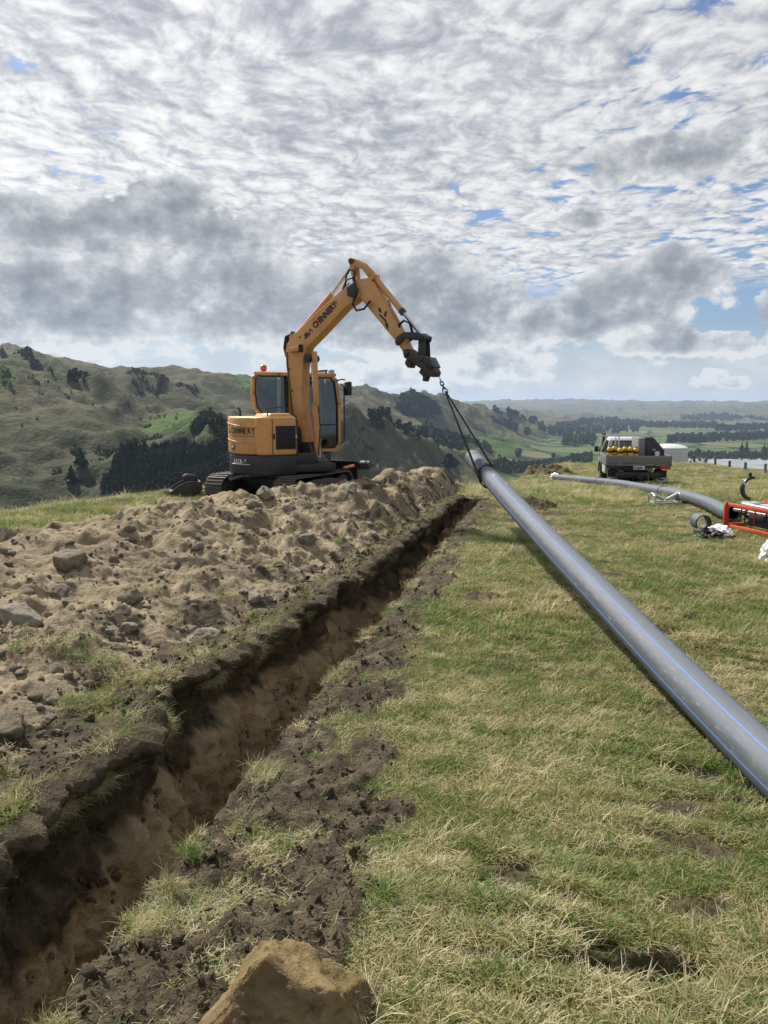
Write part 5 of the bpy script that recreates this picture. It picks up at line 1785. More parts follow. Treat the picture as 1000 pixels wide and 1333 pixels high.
# ---------------------------------------------------------------- butt-welding machine
def welder():
    ox, oy = 6.60, 13.0
    z0 = float(zf(ox, oy))
    root = empty('pipe_welding_machine', (ox, oy, z0), R(14))       # local y runs along the pipe, away
    tag(root, 'orange-red framed pipe welding machine at the right edge of the grass', 'welding machine')
    fr = MB()
    for sx in (-0.26, 0.50):
        for z in (0.05, 0.43):
            fr.box((sx, 0.0, z), (0.045, 1.50, 0.055))
    frame = fr.build('frame', M_MACH, root, 0.008)
    for yq in (-0.76, 0.76):
        b = MB()
        b.box((0.12, yq, 0.05), (0.80, 0.04, 0.07))
        for sx in (-0.28, 0.52):
            pts = [(sx - 0.05, 0.0), (sx + 0.05, 0.0), (sx + 0.05, 0.40), (sx + 0.03, 0.47), (sx - 0.03, 0.47), (sx - 0.05, 0.40)]
            b.prism([(p[0], yq - 0.02, p[1]) for p in pts], [(p[0], yq + 0.02, p[1]) for p in pts])
        b.build('end_plate', M_MACH, frame, 0.006)
    b = MB()
    pts = [(-0.30, 0.0), (-0.06, 0.0), (0.0, 0.12), (-0.08, 0.30), (-0.09, 0.42), (-0.16, 0.50), (-0.24, 0.50), (-0.30, 0.42)]
    b.prism([(p[0], -0.80, p[1]) for p in pts], [(p[0], -0.775, p[1]) for p in pts])
    b.build('cheek_plate', M_MACH, frame, 0.006)
    MB().box((-0.19, -0.806, 0.28), (0.12, 0.006, 0.10)).build('data_plate', M_GALV, frame)
    for sx in (-0.12, 0.36):
        MB().cyl((sx, -0.75, 0.33), (sx, 0.75, 0.33), 0.03, n=12).build('guide_shaft', M_CHROME, root)
    # clamp rings: lower halves and opened upper halves
    def half_ring(cx, yq, cz, a0, a1, ri, ro, w):
        b = MB()
        A = [(cx + ro * math.cos(R(a)), cz + ro * math.sin(R(a))) for a in np.linspace(a0, a1, 14)]
        A += [(cx + ri * math.cos(R(a)), cz + ri * math.sin(R(a))) for a in np.linspace(a1, a0, 14)]
        vs = [(p[0], yq - w, p[1]) for p in A] + [(p[0], yq + w, p[1]) for p in A]
        n = 28
        fs = [(i, (i + 1) % n, n + (i + 1) % n, n + i) for i in range(n)]
        for k in range(13):
            fs.append((k, 27 - k, 26 - k, k + 1)); fs.append((n + k + 1, n + 26 - k, n + 27 - k, n + k))
        return b.add(vs, fs)
    for yq in (-0.5, -0.2, 0.3, 0.6):
        half_ring(0.12, yq, 0.36, 180, 360, 0.150, 0.20, 0.035).build('lower_clamp', M_STEEL, root, 0.004)
    half_ring(0.10, 0.62, 0.72, 100, 262, 0.165, 0.215, 0.035).build('open_clamp', M_DBOX, root, 0.004)
    MB().cyl((0.06, 0.62, 0.93), (0.06, 0.62, 1.0), 0.03, n=10).box((0.10, 0.62, 0.91), (0.09, 0.05, 0.05)).build('clamp_knob', M_DBOX, root, 0.008)
    MB().box((-0.085, 0.585, 0.83), (0.02, 0.02, 0.12), Matrix.Rotation(R(-25), 3, 'Y')).build('clamp_label', M_LETTERW, root)
    half_ring(0.62, -0.35, 0.55, -30, 100, 0.165, 0.21, 0.035).build('open_clamp', M_STEEL, root, 0.004)
    MB().cyl((0.20, -0.2, 0.66), (0.40, -0.3, 0.58), 0.028, n=10).build('lever', M_RUBBER, root)
    MB().box((0.28, -0.25, 0.53), (0.16, 0.10, 0.16), Matrix.Rotation(R(30), 3, 'Y')).build('facer_block', M_GALV, root, 0.01)
    # hydraulic block, motor and hoses
    MB().box((-0.02, 0.42, 0.47), (0.26, 0.30, 0.06)).box((0.05, 0.1, 0.46), (0.20, 0.22, 0.05)).cyl((-0.15, -0.3, 0.45), (-0.15, 0.5, 0.46), 0.025, n=10).build('hydraulic_block', M_GALV, root, 0.006)
    MB().lathe([(0.05, -0.16), (0.15, -0.15), (0.17, -0.10), (0.17, 0.10), (0.15, 0.15), (0.05, 0.16)], (0.12, -0.62, 0.33), 'Y', 24).build('motor', M_DBOX, root)
    for k in range(6):
        g = random.Random(k)
        MB().tube(curve([(-0.18 + g.uniform(-.05, .05), -0.5 + 0.2 * k, 0.44), (-0.20 + g.uniform(-.05, .05), -0.4 + 0.18 * k, 0.22), (-0.05, -0.3 + 0.2 * k, 0.12), (0.15, -0.2 + 0.15 * k, 0.3)], 10), 0.013, 6).build('hose', M_RUBBER if k % 3 else M_MACH, root)
    MB().box((-0.14, -0.45, 0.12), (0.20, 0.24, 0.015), Matrix.Rotation(R(28), 3, 'Y')).build('white_tray', M_WHITE, root, 0.004)
    MB().box((-0.05, 0.1, 0.20), (0.20, 0.5, 0.20)).build('reservoir', M_DBOX, root, 0.02)


welder()


# ---------------------------------------------------------------- crumpled plastic
def crumple(name, c, size, seed, mat, label, cat, squash=0.4):
    bm = bmesh.new()
    bmesh.ops.create_icosphere(bm, subdivisions=4, radius=1)
    co = np.array([v.co[:] for v in bm.verts])
    d = 1 + 0.42 * ridged(co[:, 0] * 1.3, co[:, 1] * 1.3, co[:, 2] * 2.6 + seed, 4, 0.6) - 0.35
    co = co * d[:, None]
    co[:, 2] = np.maximum(co[:, 2], -0.35)
    co *= np.array(size)
    for v, q in zip(bm.verts, co):
        v.co = q
    me = bpy.data.meshes.new(name); bm.to_mesh(me); bm.free()
    me.polygons.foreach_set('use_smooth', np.ones(len(me.polygons), dtype=bool))
    me.set_sharp_from_angle(angle=R(32))
    o = link(name, me, mat)
    o.location = (c[0], c[1], float(zf(c[0], c[1])) + size[2] * 0.3 + 0.02)
    o.rotation_euler = (0, 0, seed)
    return tag(o, label, cat)


M_BAG = paint('translucent_bag', (0.66, 0.67, 0.66), 0.35, 0, 0.3, (0.42, 0.42, 0.38), 5.0)
crumple('plastic_sheet', (5.62, 12.72), (0.26, 0.16, 0.11), 1.0, M_PLAST, 'crumpled white plastic sheet on the grass beside the pipe ring', 'plastic sheet')
crumple('rubbish_bag', (5.36, 12.52), (0.22, 0.15, 0.10), 2.0, M_RUBBER, 'crumpled black plastic bag on the grass in front of the white sheet', 'plastic bag')
crumple('plastic_bag', (5.43, 10.45), (0.17, 0.16, 0.20), 4.0, M_BAG, 'crumpled pale clear plastic bag at the right edge of the picture', 'plastic bag')


# ---------------------------------------------------------------- truck
def truck():
    ang = R(90 - 10.5)
    px_, py_ = 8.62, 26.0
    z0 = min(float(zf(px_, py_ + 1)), float(zf(px_ + .6, py_ + 3))) - 0.02
    root = empty('flatbed_truck', (px_, py_, z0), ang)
    tag(root, 'white single-cab flatbed truck parked on the grass with its tail towards us', 'truck')
    W = 1.06
    # cab
    prof = [(2.48, 0.62), (2.48, 1.10), (2.56, 1.66), (2.66, 1.765), (2.80, 1.79), (3.45, 1.77), (3.62, 1.70), (4.12, 1.16), (4.95, 1.05), (5.08, 0.92), (5.10, 0.55), (4.9, 0.45), (4.45, 0.45), (4.40, 0.7), (3.6, 0.7), (3.5, 0.42), (2.6, 0.42)]
    def wy(z): return 0.86 if z < 1.15 else 0.86 - (z - 1.15) * 0.26
    b = MB()
    n = len(prof)
    vs = [(x, -wy(z), z) for x, z in prof] + [(x, wy(z), z) for x, z in prof]
    b.add(vs, [tuple(range(n)), tuple(range(2 * n - 1, n - 1, -1))] + [(i, n + i, n + (i + 1) % n, (i + 1) % n) for i in range(n)])
    cab = b.build('cab', M_WHITE, root, 0.03, 2)
    M_DG = paint('dark_glass', (0.02, 0.025, 0.03), 0.08, 0, 0.1)
    M_RG = paint('rear_glass', (0.10, 0.13, 0.15), 0.08, 0, 0.1)
    q = [(-0.66, 1.20), (0.66, 1.20), (0.60, 1.64), (-0.60, 1.64)]
    MB().prism([(2.487 + (z - 1.1) * 0.142 - 0.012, y, z) for y, z in q], [(2.487 + (z - 1.1) * 0.142 + 0.01, y, z) for y, z in q]).build('rear_window', M_RG, cab)
    MB().tube([(2.487 + (z - 1.1) * 0.142 - 0.012, y, z) for y, z in q], 0.02, 6, True).build('window_seal', M_RUBBER, cab)
    for s_ in (-1, 1):
        q = [(2.70, 1.18), (3.98, 1.18), (3.58, 1.62), (2.78, 1.66)]
        MB().prism([(x, s_ * (wy(z) + 0.004), z) for x, z in q], [(x, s_ * (wy(z) + 0.010), z) for x, z in q]).build('side_window', M_DG, cab)
        MB().box((3.35, s_ * 0.868, 0.98), (0.16, 0.02, 0.035)).build('door_handle', M_RUBBER, cab)
        MB().tube([(3.95, s_ * 0.86, 1.20), (3.95, s_ * 1.0, 1.22)], 0.02, 6).build('mirror_arm', M_RUBBER, cab)
        MB().box((3.92, s_ * 1.06, 1.27), (0.10, 0.15, 0.22)).build('mirror', M_RUBBER, cab, 0.03)
        MB().box((5.03, s_ * 0.66, 0.83), (0.10, 0.30, 0.16)).build('headlight', M_GALV, cab, 0.02)
        arch = [(4.02 + 0.47 * math.cos(R(a)), 0.40 + 0.47 * math.sin(R(a))) for a in np.linspace(-5, 185, 12)] + [(4.02 + 0.40 * math.cos(R(a)), 0.40 + 0.40 * math.sin(R(a))) for a in np.linspace(185, -5, 12)]
        vs = [(x, s_ * 0.84, z) for x, z in arch] + [(x, s_ * 0.92, z) for x, z in arch]
        fs = [(i, (i + 1) % 24, 24 + (i + 1) % 24, 24 + i) for i in range(24)] + [(24 + k, 24 + k + 1, 24 + 22 - k, 24 + 23 - k) for k in range(11)]
        MB().add(vs, fs).build('wheel_arch', M_RUBBER, cab)
    MB().tube([(4.1, 0.90, 0.98), (3.98, 0.91, 1.25), (3.62, 0.82, 1.70), (3.60, 0.82, 1.80)], 0.045, 8).box((3.58, 0.82, 1.82), (0.12, 0.11, 0.14)).build('snorkel', M_RUBBER, cab)
    # chassis
    MB().box((2.4, 0.36, 0.60), (4.6, 0.09, 0.16)).box((2.4, -0.36, 0.60), (4.6, 0.09, 0.16)).box((0.75, 0, 0.40), (0.14, 1.3, 0.13)).box((4.02, 0, 0.40), (0.14, 1.3, 0.13)).box((0.12, 0, 0.58), (0.14, 1.5, 0.20)).cyl((0.75, 0, 0.40), (2.5, 0, 0.5), 0.05).lathe([(0.05, -0.16), (0.17, -0.08), (0.17, 0.08), (0.05, 0.16)], (0.75, 0.05, 0.40), 'Y', 14).box((1.6, -0.1, 0.42), (0.7, 0.5, 0.26)).build('chassis', M_BLK, root, 0.01)
    MB().cyl((0.02, 0, 0.50), (-0.10, 0, 0.50), 0.03).cyl((-0.10, 0, 0.48), (-0.10, 0, 0.58), 0.032, n=10).build('tow_ball', M_STEEL, root)
    # wheels
    for xq in (0.75, 4.02):
        for s_ in (-1, 1):
            yq = s_ * 0.76
            b = MB().lathe([(0.22, -0.115), (0.34, -0.12), (0.375, -0.10), (0.39, -0.05), (0.39, 0.05), (0.375, 0.10), (0.34, 0.12), (0.22, 0.115)], (xq, yq, 0.39), 'Y', 28)
            ty = b.build('wheel', M_RUBBER, root)
            MB().lathe([(0.04, -0.10), (0.10, -0.09), (0.20, -0.06), (0.225, -0.115), (0.225, 0.115), (0.20, 0.06), (0.10, 0.09), (0.04, 0.10)], (xq, yq, 0.39), 'Y', 20).build('rim', M_GALV, ty)
    # tray
    MB().box((1.2, 0, 0.93), (2.42, 2 * W, 0.07)).build('tray_floor', M_ALU, root, 0.01)
    for k in range(5):
        MB().box((0.2 + 0.5 * k, 0, 0.86), (0.07, 2 * W - 0.1, 0.07)).build('cross_bearer', M_BLK, root)
    tb = MB().box((-0.02, 0, 1.115), (0.035, 2 * W, 0.26)).build('tail_board', M_ALU, root, 0.008)
    for z in (1.03, 1.10, 1.17):
        MB().box((-0.042, 0, z), (0.012, 2 * W - 0.02, 0.018)).build('board_rib', M_ALU, tb)
    for y in (-0.62, 0.62):
        q = [(y - 0.10, 0.99), (y + 0.10, 0.99), (y + 0.04, 0.90), (y - 0.04, 0.90)]
        MB().prism([(-0.045, a, c) for a, c in q], [(0.0, a, c) for a, c in q]).box((-0.045, y, 1.12), (0.02, 0.05, 0.25)).build('hinge', M_ALU, tb)
    for s_ in (-1, 1):
        sb = MB().box((1.2, s_ * W, 1.115), (2.40, 0.035, 0.26)).build('side_board', M_ALU, root, 0.008)
        for k in range(4):
            MB().box((0.15 + 0.7 * k, s_ * (W + 0.024), 1.08), (0.05, 0.02, 0.30)).build('latch', M_GALV, sb)
        MB().box((-0.01, s_ * (W - 0.02), 1.10), (0.07, 0.06, 0.36)).build('corner_post', M_ALU, root, 0.006)
    # headboard with rails
    hb_ = MB()
    for y in (-W + 0.04, -0.4, 0.4, W - 0.04):
        hb_.box((2.40, y, 1.38), (0.045, 0.045, 0.90))
    hb_.box((2.40, 0, 1.83), (0.05, 2 * W, 0.05)).box((2.40, 0, 1.20), (0.04, 2 * W, 0.05))
    hb_.build('headboard', M_GALV, root, 0.006)
    MB().box((0.62, W - 0.35, 1.55), (0.04, 0.04, 0.60)).build('rack_post', M_GALV, root)
    # lamps, plate, flaps
    for s_ in (-1, 1):
        MB().box((-0.03, s_ * 0.86, 0.86), (0.05, 0.34, 0.11)).build('tail_lamp', M_RED if s_ < 0 else M_DBOX, root, 0.01)
        mf = MB().box((0.30, s_ * 0.80, 0.52), (0.02, 0.34, 0.46)).build('mud_flap', M_RUBBER, root)
        pl = MB().box((0.286, s_ * 0.80, 0.42), (0.01, 0.30, 0.15)).build('flap_plate', M_WHITE, mf)
        MB().box((0.279, s_ * 0.80, 0.43), (0.006, 0.16, 0.05)).build('flap_mark', M_LETTER, mf)
    np_ = MB().box((-0.04, -0.02, 0.84), (0.012, 0.37, 0.13)).build('number_plate', M_WHITE, root, 0.004)
    text_mesh('lettering', 'ENJ828', 0.115, (-0.049, 0.145, 0.80), (0, -1, 0), (0, 0, 1), M_LETTER, np_, 0.78)
    bpy.context.view_layer.update()
    # things carried on the tray
    Mw = root.matrix_world
    tbx = empty('toolbox', tuple(Mw @ Vector((1.15, -0.52, 0.967))), ang)
    tag(tbx, 'black chamfered toolbox standing on the right side of the truck tray', 'toolbox')
    q = [(0.28, 0.0), (0.28, 0.88), (0.02, 0.89), (-0.36, 0.46), (-0.38, 0.0)]
    MB().prism([(-0.75, y, z) for y, z in q], [(0.95, y, z) for y, z in q]).build('box_body', M_DBOX, tbx, 0.012)
    MB().prism([(-0.78, 0.285, 0), (0.98, 0.285, 0), (0.98, 0.285, 0.86), (-0.78, 0.285, 0.86)], [(-0.78, 0.50, 0), (0.98, 0.50, 0), (0.98, 0.50, 0.86), (-0.78, 0.50, 0.86)]).build('side_locker', M_ALU, tbx, 0.012)
    MB().box((-0.757, -0.02, 0.47), (0.012, 0.09, 0.04)).build('handle', M_GALV, tbx)
    jug = MB().prism([(-0.09, -0.075, 0), (0.09, -0.075, 0), (0.09, 0.075, 0), (-0.09, 0.075, 0)], [(-0.08, -0.07, 0.42), (0.08, -0.07, 0.42), (0.08, 0.07, 0.42), (-0.08, 0.07, 0.42)]).build('white_container', M_WHITE, None, 0.02)
    jug.location = Mw @ Vector((0.22, -0.62, 0.967)); jug.rotation_euler = (0, 0, ang)
    tag(jug, 'tall white container on the tray in front of the black toolbox', 'container')
    spots = [(1.0, 0.18), (0.83, 0.30), (0.66, 0.16), (0.48, 0.28), (0.31, 0.17), (0.13, 0.26)]
    names = ['leftmost yellow drum with black cap behind the truck tail board', 'second yellow drum from the left behind the truck tail board', 'third yellow drum from the left behind the truck tail board', 'fourth yellow drum from the left behind the truck tail board', 'fifth yellow drum from the left behind the truck tail board', 'rightmost yellow drum behind the truck tail board, beside the toolbox']
    body = MB().lathe([(0.03, 0), (0.095, 0.0), (0.10, 0.02), (0.10, 0.30), (0.098, 0.36), (0.085, 0.40), (0.085, 0.44), (0.098, 0.46), (0.098, 0.50), (0.07, 0.55), (0.045, 0.58)], (0, 0, 0), 'Z', 18).mesh('drum_body')
    body.materials.append(M_BOTTLE)
    cap = MB().lathe([(0.01, 0.55), (0.05, 0.56), (0.05, 0.60), (0.02, 0.61)], (0, 0, 0), 'Z', 12).mesh('cap'); cap.materials.append(M_RUBBER)
    band = MB().lathe([(0.0995, 0.37), (0.102, 0.38), (0.102, 0.43), (0.0995, 0.44)], (0, 0, 0), 'Z', 18).mesh('band'); band.materials.append(M_RUBBER)
    for i, ((y, x), lb) in enumerate(zip(spots, names)):
        e = empty('yellow_drum', tuple(Mw @ Vector((x, y - 0.06, 0.967))), i * 0.7)
        e.scale = (1, 1, 0.98 + 0.05 * math.sin(i * 2.2))
        tag(e, lb, 'drum', 'yellow drums on the truck tray')
        for nm, me_ in (('drum_body', body), ('cap', cap), ('band', band)):
            link(nm, me_, None, e)


truck()

# ---------------------------------------------------------------- water tank, fence
tx, ty_ = 27.4, 74.0
tz = -4.35
tk = empty('water_tank', (tx, ty_, tz))
tag(tk, 'round pale grey water tank on the hillside behind the truck', 'water tank')
b = MB().lathe([(0.02, -1.2), (1.70, -1.2), (1.70, 2.55), (1.67, 2.62)], (0, 0, 0), 'Z', 40)
b.build('tank_wall', M_TANK, tk)
MB().lathe([(1.72, 2.60), (1.70, 2.66), (1.35, 2.86), (0.8, 2.98), (0.3, 3.02), (0.02, 3.03)], (0, 0, 0), 'Z', 40).build('tank_roof', M_WHITE, tk)
for k in range(5):
    MB().tube([(1.705 * math.cos(t), 1.705 * math.sin(t), 0.2 + 0.5 * k) for t in np.linspace(0, 2 * math.pi, 41)[:-1]], 0.02, 5, True).build('tank_hoop', M_TANK, tk)

fp = [(905, 55.0, 592), (919, 51.0, 594.5), (933, 47.5, 596.5), (951, 44.0, 599), (971, 41.0, 601), (996, 38.0, 603), (1030, 35.0, 606), (1075, 32.0, 610)]
fe = empty('post_and_wire_fence', (18.8, 38.0, -1.7))
tag(fe, 'dark timber post and wire fence along the brow at the far right', 'fence')
tops = []
pm = MB().prism([(-0.07, -0.06, 0), (0.07, -0.06, 0), (0.07, 0.06, 0), (-0.07, 0.06, 0)], [(-0.06, -0.05, 1.45), (0.06, -0.055, 1.47), (0.06, 0.05, 1.47), (-0.06, 0.05, 1.44)]).mesh('post', 0.01, 1)
pm.materials.append(M_WOODP)
for i, (u, y, v) in enumerate(fp):
    p = Vector(((u - 500) / 1000 * y, y, CAM_H - (v - 532) / 1000 * y))
    tops.append(p)
    po = link('post', pm, None, fe)
    po.location = p - Vector((0, 0, 1.46)) - fe.location
    po.rotation_euler = (R(random.uniform(-3, 3)), R(random.uniform(-3, 3)), random.uniform(0, 3))
for dz in (0.10, 0.35, 0.60):
    MB().tube([tuple(p - Vector((0, 0, dz)) - fe.location) for p in tops], 0.006, 4).build('wire', M_WIRE, fe)

# ---------------------------------------------------------------- spare digging bucket left of the tracks
bk = empty('digging_bucket', (-4.05, 15.55, float(zf(-4.05, 15.55)) + 0.02), R(198))
bk.scale = (0.8, 0.8, 0.8)
tag(bk, 'dark steel digging bucket lying on the grass left of the crawler track', 'bucket')
prof = [(-0.38, 0.33), (-0.42, 0.15), (-0.30, 0.02), (0.0, -0.01), (0.36, 0.06), (0.42, 0.10), (0.36, 0.11), (0.0, 0.04), (-0.26, 0.07), (-0.37, 0.17), (-0.33, 0.33)]
b = MB().prism([(x, -0.36, z) for x, z in prof], [(x, 0.36, z) for x, z in prof])
b.build('bucket_shell', M_STEEL, bk, 0.004)
for y in (-0.36, 0.36):
    q = [(-0.38, 0.33), (-0.42, 0.15), (-0.30, 0.02), (0.0, -0.01), (0.40, 0.07), (0.20, 0.24), (-0.05, 0.36)]
    MB().prism([(x, y - 0.012, z) for x, z in q], [(x, y + 0.012, z) for x, z in q]).build('side_plate', M_STEEL, bk)
for k in range(4):
    y = -0.27 + 0.18 * k
    MB().prism([(0.38, y - 0.04, 0.06), (0.38, y + 0.04, 0.06), (0.38, y + 0.04, 0.12), (0.38, y - 0.04, 0.12)], [(0.54, y - 0.02, 0.10), (0.54, y + 0.02, 0.10), (0.54, y + 0.02, 0.12), (0.54, y - 0.02, 0.12)]).build('tooth', M_STEEL, bk, 0.004)
for y in (-0.12, 0.12):
    q = [(-0.34, 0.30), (0.02, 0.34), (0.06, 0.46), (-0.05, 0.52), (-0.28, 0.48)]
    MB().prism([(x, y - 0.02, z) for x, z in q], [(x, y + 0.02, z) for x, z in q]).build('lug', M_STEEL, bk, 0.01)

# ================================================================== stones
def stone_mat(name, c0, c1, c2):
    m, n = material(name)
    p = n.obj()
    a = n.noise(p, 3.0, 5, 0.65)
    b = n.noise(p, 14.0, 6, 0.7)
    col = n.mix(n.ss(a, 0.38, 0.62), c0, c1)
    col = n.mix(n.ss(b, 0.50, 0.68, 0, 0.75), col, c2)
    n.surface(col, 0.9, 0, n.bump(n.m('ADD', b, a), 0.9, 0.03), 0.2)
    return m


M_STONE = stone_mat('tan_stone', (0.20, 0.162, 0.110), (0.29, 0.245, 0.178), (0.13, 0.105, 0.072))
M_STONE2 = stone_mat('pale_stone', (0.27, 0.235, 0.175), (0.36, 0.325, 0.26), (0.17, 0.145, 0.105))
M_BOULD = stone_mat('ochre_boulder', (0.14, 0.095, 0.044), (0.22, 0.16, 0.08), (0.065, 0.046, 0.027))


def rock_mesh(name, sub, seed, mat, cuts=9, rough=0.12, flat=0.7):
    g = np.random.default_rng(seed)
    bm = bmesh.new()
    bmesh.ops.create_icosphere(bm, subdivisions=sub, radius=1)
    co = np.array([v.co[:] for v in bm.verts])
    for i in range(cuts):
        d = g.normal(0, 1, 3); d /= np.linalg.norm(d)
        k = g.uniform(0.55, 0.85)
        h = co @ d
        co = co - np.outer(np.maximum(0, h - k) * 0.9, d)
    co *= 1 + rough * fbm(co[:, 0] * 1.7, co[:, 1] * 1.7, co[:, 2] * 1.7 + seed, 4)[:, None]
    if sub > 3:
        co *= 1 + 0.02 * fbm(co[:, 0] * 11, co[:, 1] * 11, co[:, 2] * 11 + seed, 4)[:, None]
    co *= np.array([1, g.uniform(0.7, 0.95), flat])
    for v, q in zip(bm.verts, co):
        v.co = q
    me = bpy.data.meshes.new(name); bm.to_mesh(me); bm.free()
    me.polygons.foreach_set('use_smooth', np.ones(len(me.polygons), dtype=bool))
    me.materials.append(mat)
    return me


ROCKS = [rock_mesh('stone', 3, 20 + i, M_STONE if i % 3 else M_STONE2) for i in range(7)]
BIGR = [rock_mesh('stone', 4, 40 + i, M_STONE if i % 2 else M_STONE2, 12, 0.18) for i in range(4)]


def surf(x, y):
    """top of the near ground or of the heap over it"""
    s, t = st(x, y)
    w = lip_w(s)
    g = zf(x, y) + rough_amp(x, y)
    h = zf(x, y) + heap_h(s, t)
    on = (t < -(w + 0.06)) & (t > -6.3) & (s > 1.35) & (s < 20.9)
    return np.where(on, np.maximum(g, h), g)


def near_hit(u, v, y0=1.6):
    a = (u - 500) / 1000
    q = -(v - 666.5) / 1000
    cp, sp = math.cos(R(7.66)), math.sin(R(7.66))
    dy, dz = cp + q * sp, -sp + q * cp
    t = np.arange(y0, 24, 0.01)
    x, y, z = a * t, dy * t, CAM_H + dz * t
    k = np.where(z <= surf(x, y))[0]
    i = k[0] if len(k) else len(t) - 1
    return float(x[i]), float(y[i]), float(z[i])


def stone(u, v, px, label, group=None, i=[0], me=None, sink=0.35, cat='stone', sq=1.0):
    x, y, z = near_hit(u, v)
    i[0] += 1
    r = px / 2 * y / 1000
    o = link('stone', me or ROCKS[i[0] % 7])
    o.location = (x, y + r * 0.4, z + r * (0.55 - sink) * sq)
    o.scale = (r, r, r * sq)
    o.rotation_euler = (random.uniform(-.3, .3), random.uniform(-.3, .3), i[0] * 1.3)
    return tag(o, label, cat, group)


stone(6, 962, 62, 'rounded tan stone at the left edge of the picture', me=BIGR[1], sink=0.2)
stone(268, 832, 50, 'large flat pale stone on the spoil just above the trench lip', me=BIGR[0], sq=0.75)
stone(170, 786, 42, 'tan stone in the middle of the spoil, left of the small stone cluster', me=BIGR[3])
stone(329, 782, 32, 'pale angular stone on the spoil near the trench, right of the long flat stone', me=BIGR[2])
stone(88, 742, 50, 'big rough tan block near the top left of the spoil heap', me=BIGR[1], sq=1.3)
stone(72, 774, 38, 'flat tan stone leaning below the rough block at the left', me=BIGR[3], sq=0.6)
stone(24, 812, 64, 'half-buried broad tan block at the left edge of the spoil', me=BIGR[2], sq=1.0)
stone(162, 822, 36, 'half-buried brown stone under the middle of the spoil heap', me=BIGR[0], sq=0.8)
stone(399, 708, 30, 'smooth upright stone on the spoil under the right crawler track', me=BIGR[1], sq=1.2)
stone(258, 716, 24, 'small tan stone high on the spoil below the left crawler track', me=ROCKS[1])
stone(346, 650, 34, 'tan block on top of the heap directly in front of the excavator', me=BIGR[3], sq=1.1)
stone(330, 660, 24, 'stone beside the tan block in front of the excavator', me=ROCKS[2])
stone(505, 849, 18, 'small white stone on the right lip of the trench', me=BIGR[0], sq=0.8)
stone(455, 640, 28, 'pale rough stone on the heap right of the right crawler track', me=BIGR[0])
stone(282, 876, 30, 'brown stone poking from the turf at the trench lip', me=ROCKS[4])
stone(425, 748, 24, 'pale flat stone at the foot of the heap near the turf', me=BIGR[2], sq=0.7)
stone(365, 808, 22, 'rounded stone between turf and spoil, right of the pale angular stone', me=ROCKS[5])
stone(152, 888, 26, 'stone half sunk in the lower spoil, left of the turf lip', me=ROCKS[3])
stone(44, 912, 26, 'larger of the two stones side by side on the lower left spoil', me=ROCKS[1])
stone(68, 916, 18, 'smaller of the two stones side by side on the lower left spoil', me=ROCKS[6])
k = 0
for i in range(400):                                     # lesser stones that nothing tells apart
    if k >= 64:
        break
    u, v = random.uniform(0, 540), random.uniform(650, 960)
    x, y, z = near_hit(u, v)
    s, t = st(x, y)
    w = float(lip_w(s))
    if t > -(w + 0.1) or s > 17.5 or t < -3.6 or math.hypot(u - 20, v - 820) < 40:
        continue
    if random.random() < 0.45 and t < -(w + 1.2):
        continue
    k += 1
    stone(u, v, random.choice([10, 11, 12, 13, 15, 17, 20]), 'small tan stone lying loose on the spoil heap', 'small stones on the spoil heap', sq=random.uniform(0.6, 1.1))

# the boulder at the photographer's feet
bm = bmesh.new()
bmesh.ops.create_icosphere(bm, subdivisions=6, radius=1)
co = np.array([v.co[:] for v in bm.verts])
for (d, kk) in [((-0.75, 0.2, 0.62), 0.62), ((0.45, 0.25, 0.85), 0.60), ((-0.2, -0.9, 0.35), 0.50), ((0.9, -0.1, 0.3), 0.80), ((0.1, 0.9, 0.4), 0.7), ((0.5, -0.7, 0.5), 0.72), ((-0.95, -0.2, 0.1), 0.86), ((0.1, 0.1, 1), 0.80)]:
    d = np.array(d); d /= np.linalg.norm(d)
    h = co @ d
    co = co - np.outer(np.maximum(0, h - kk) * 0.88, d)
co *= 1 + (0.13 * fbm(co[:, 0] * 1.6, co[:, 1] * 1.6, co[:, 2] * 1.6 + 3, 4) + 0.03 * ridged(co[:, 0] * 4, co[:, 1] * 4, co[:, 2] * 4, 3) + 0.018 * fbm(co[:, 0] * 14, co[:, 1] * 14, co[:, 2] * 14, 5, 0.62))[:, None]
co *= np.array([0.275, 0.27, 0.285])
for v, q in zip(bm.verts, co):
    v.co = q
me = bpy.data.meshes.new('boulder'); bm.to_mesh(me); bm.free()
me.polygons.foreach_set('use_smooth', np.ones(len(me.polygons), dtype=bool))
bo = link('boulder', me, M_BOULD)
bo.location = (-0.325, 2.22, 0.06)
tag(bo, 'large ochre boulder with a shaded face at the bottom of the picture', 'boulder')

# --- pebbles and clods too many to count
M_CRUMB = stone_mat('subsoil_crumb', (0.19, 0.148, 0.094), (0.31, 0.25, 0.165), (0.135, 0.106, 0.07))
PEB = [rock_mesh('pebble', 2, 60 + i, (M_STONE, M_CRUMB, M_CRUMB)[i % 3], 8, 0.35) for i in range(6)]
CLOD = [rock_mesh('clod', 2, 70 + i, M_TOP, 9, 0.75, 0.6) for i in range(7)]


def fan(n, ylo, yhi, ulo, uhi, power=1.0):
    """random ground points, thinning with distance"""
    y = np.exp(RNG.uniform(math.log(ylo), math.log(yhi), n)) if power else RNG.uniform(ylo, yhi, n)
    u = RNG.uniform(ulo, uhi, n)
    return (u - 500) / 1000 * y, y


def rnd_rot(n, tilt=0.0):
    r = np.zeros((n, 3))
    r[:, 0] = RNG.normal(0, tilt, n) if tilt else 0
    r[:, 1] = RNG.normal(0, tilt, n) if tilt else 0
    r[:, 2] = RNG.uniform(0, 6.283, n)
    return r


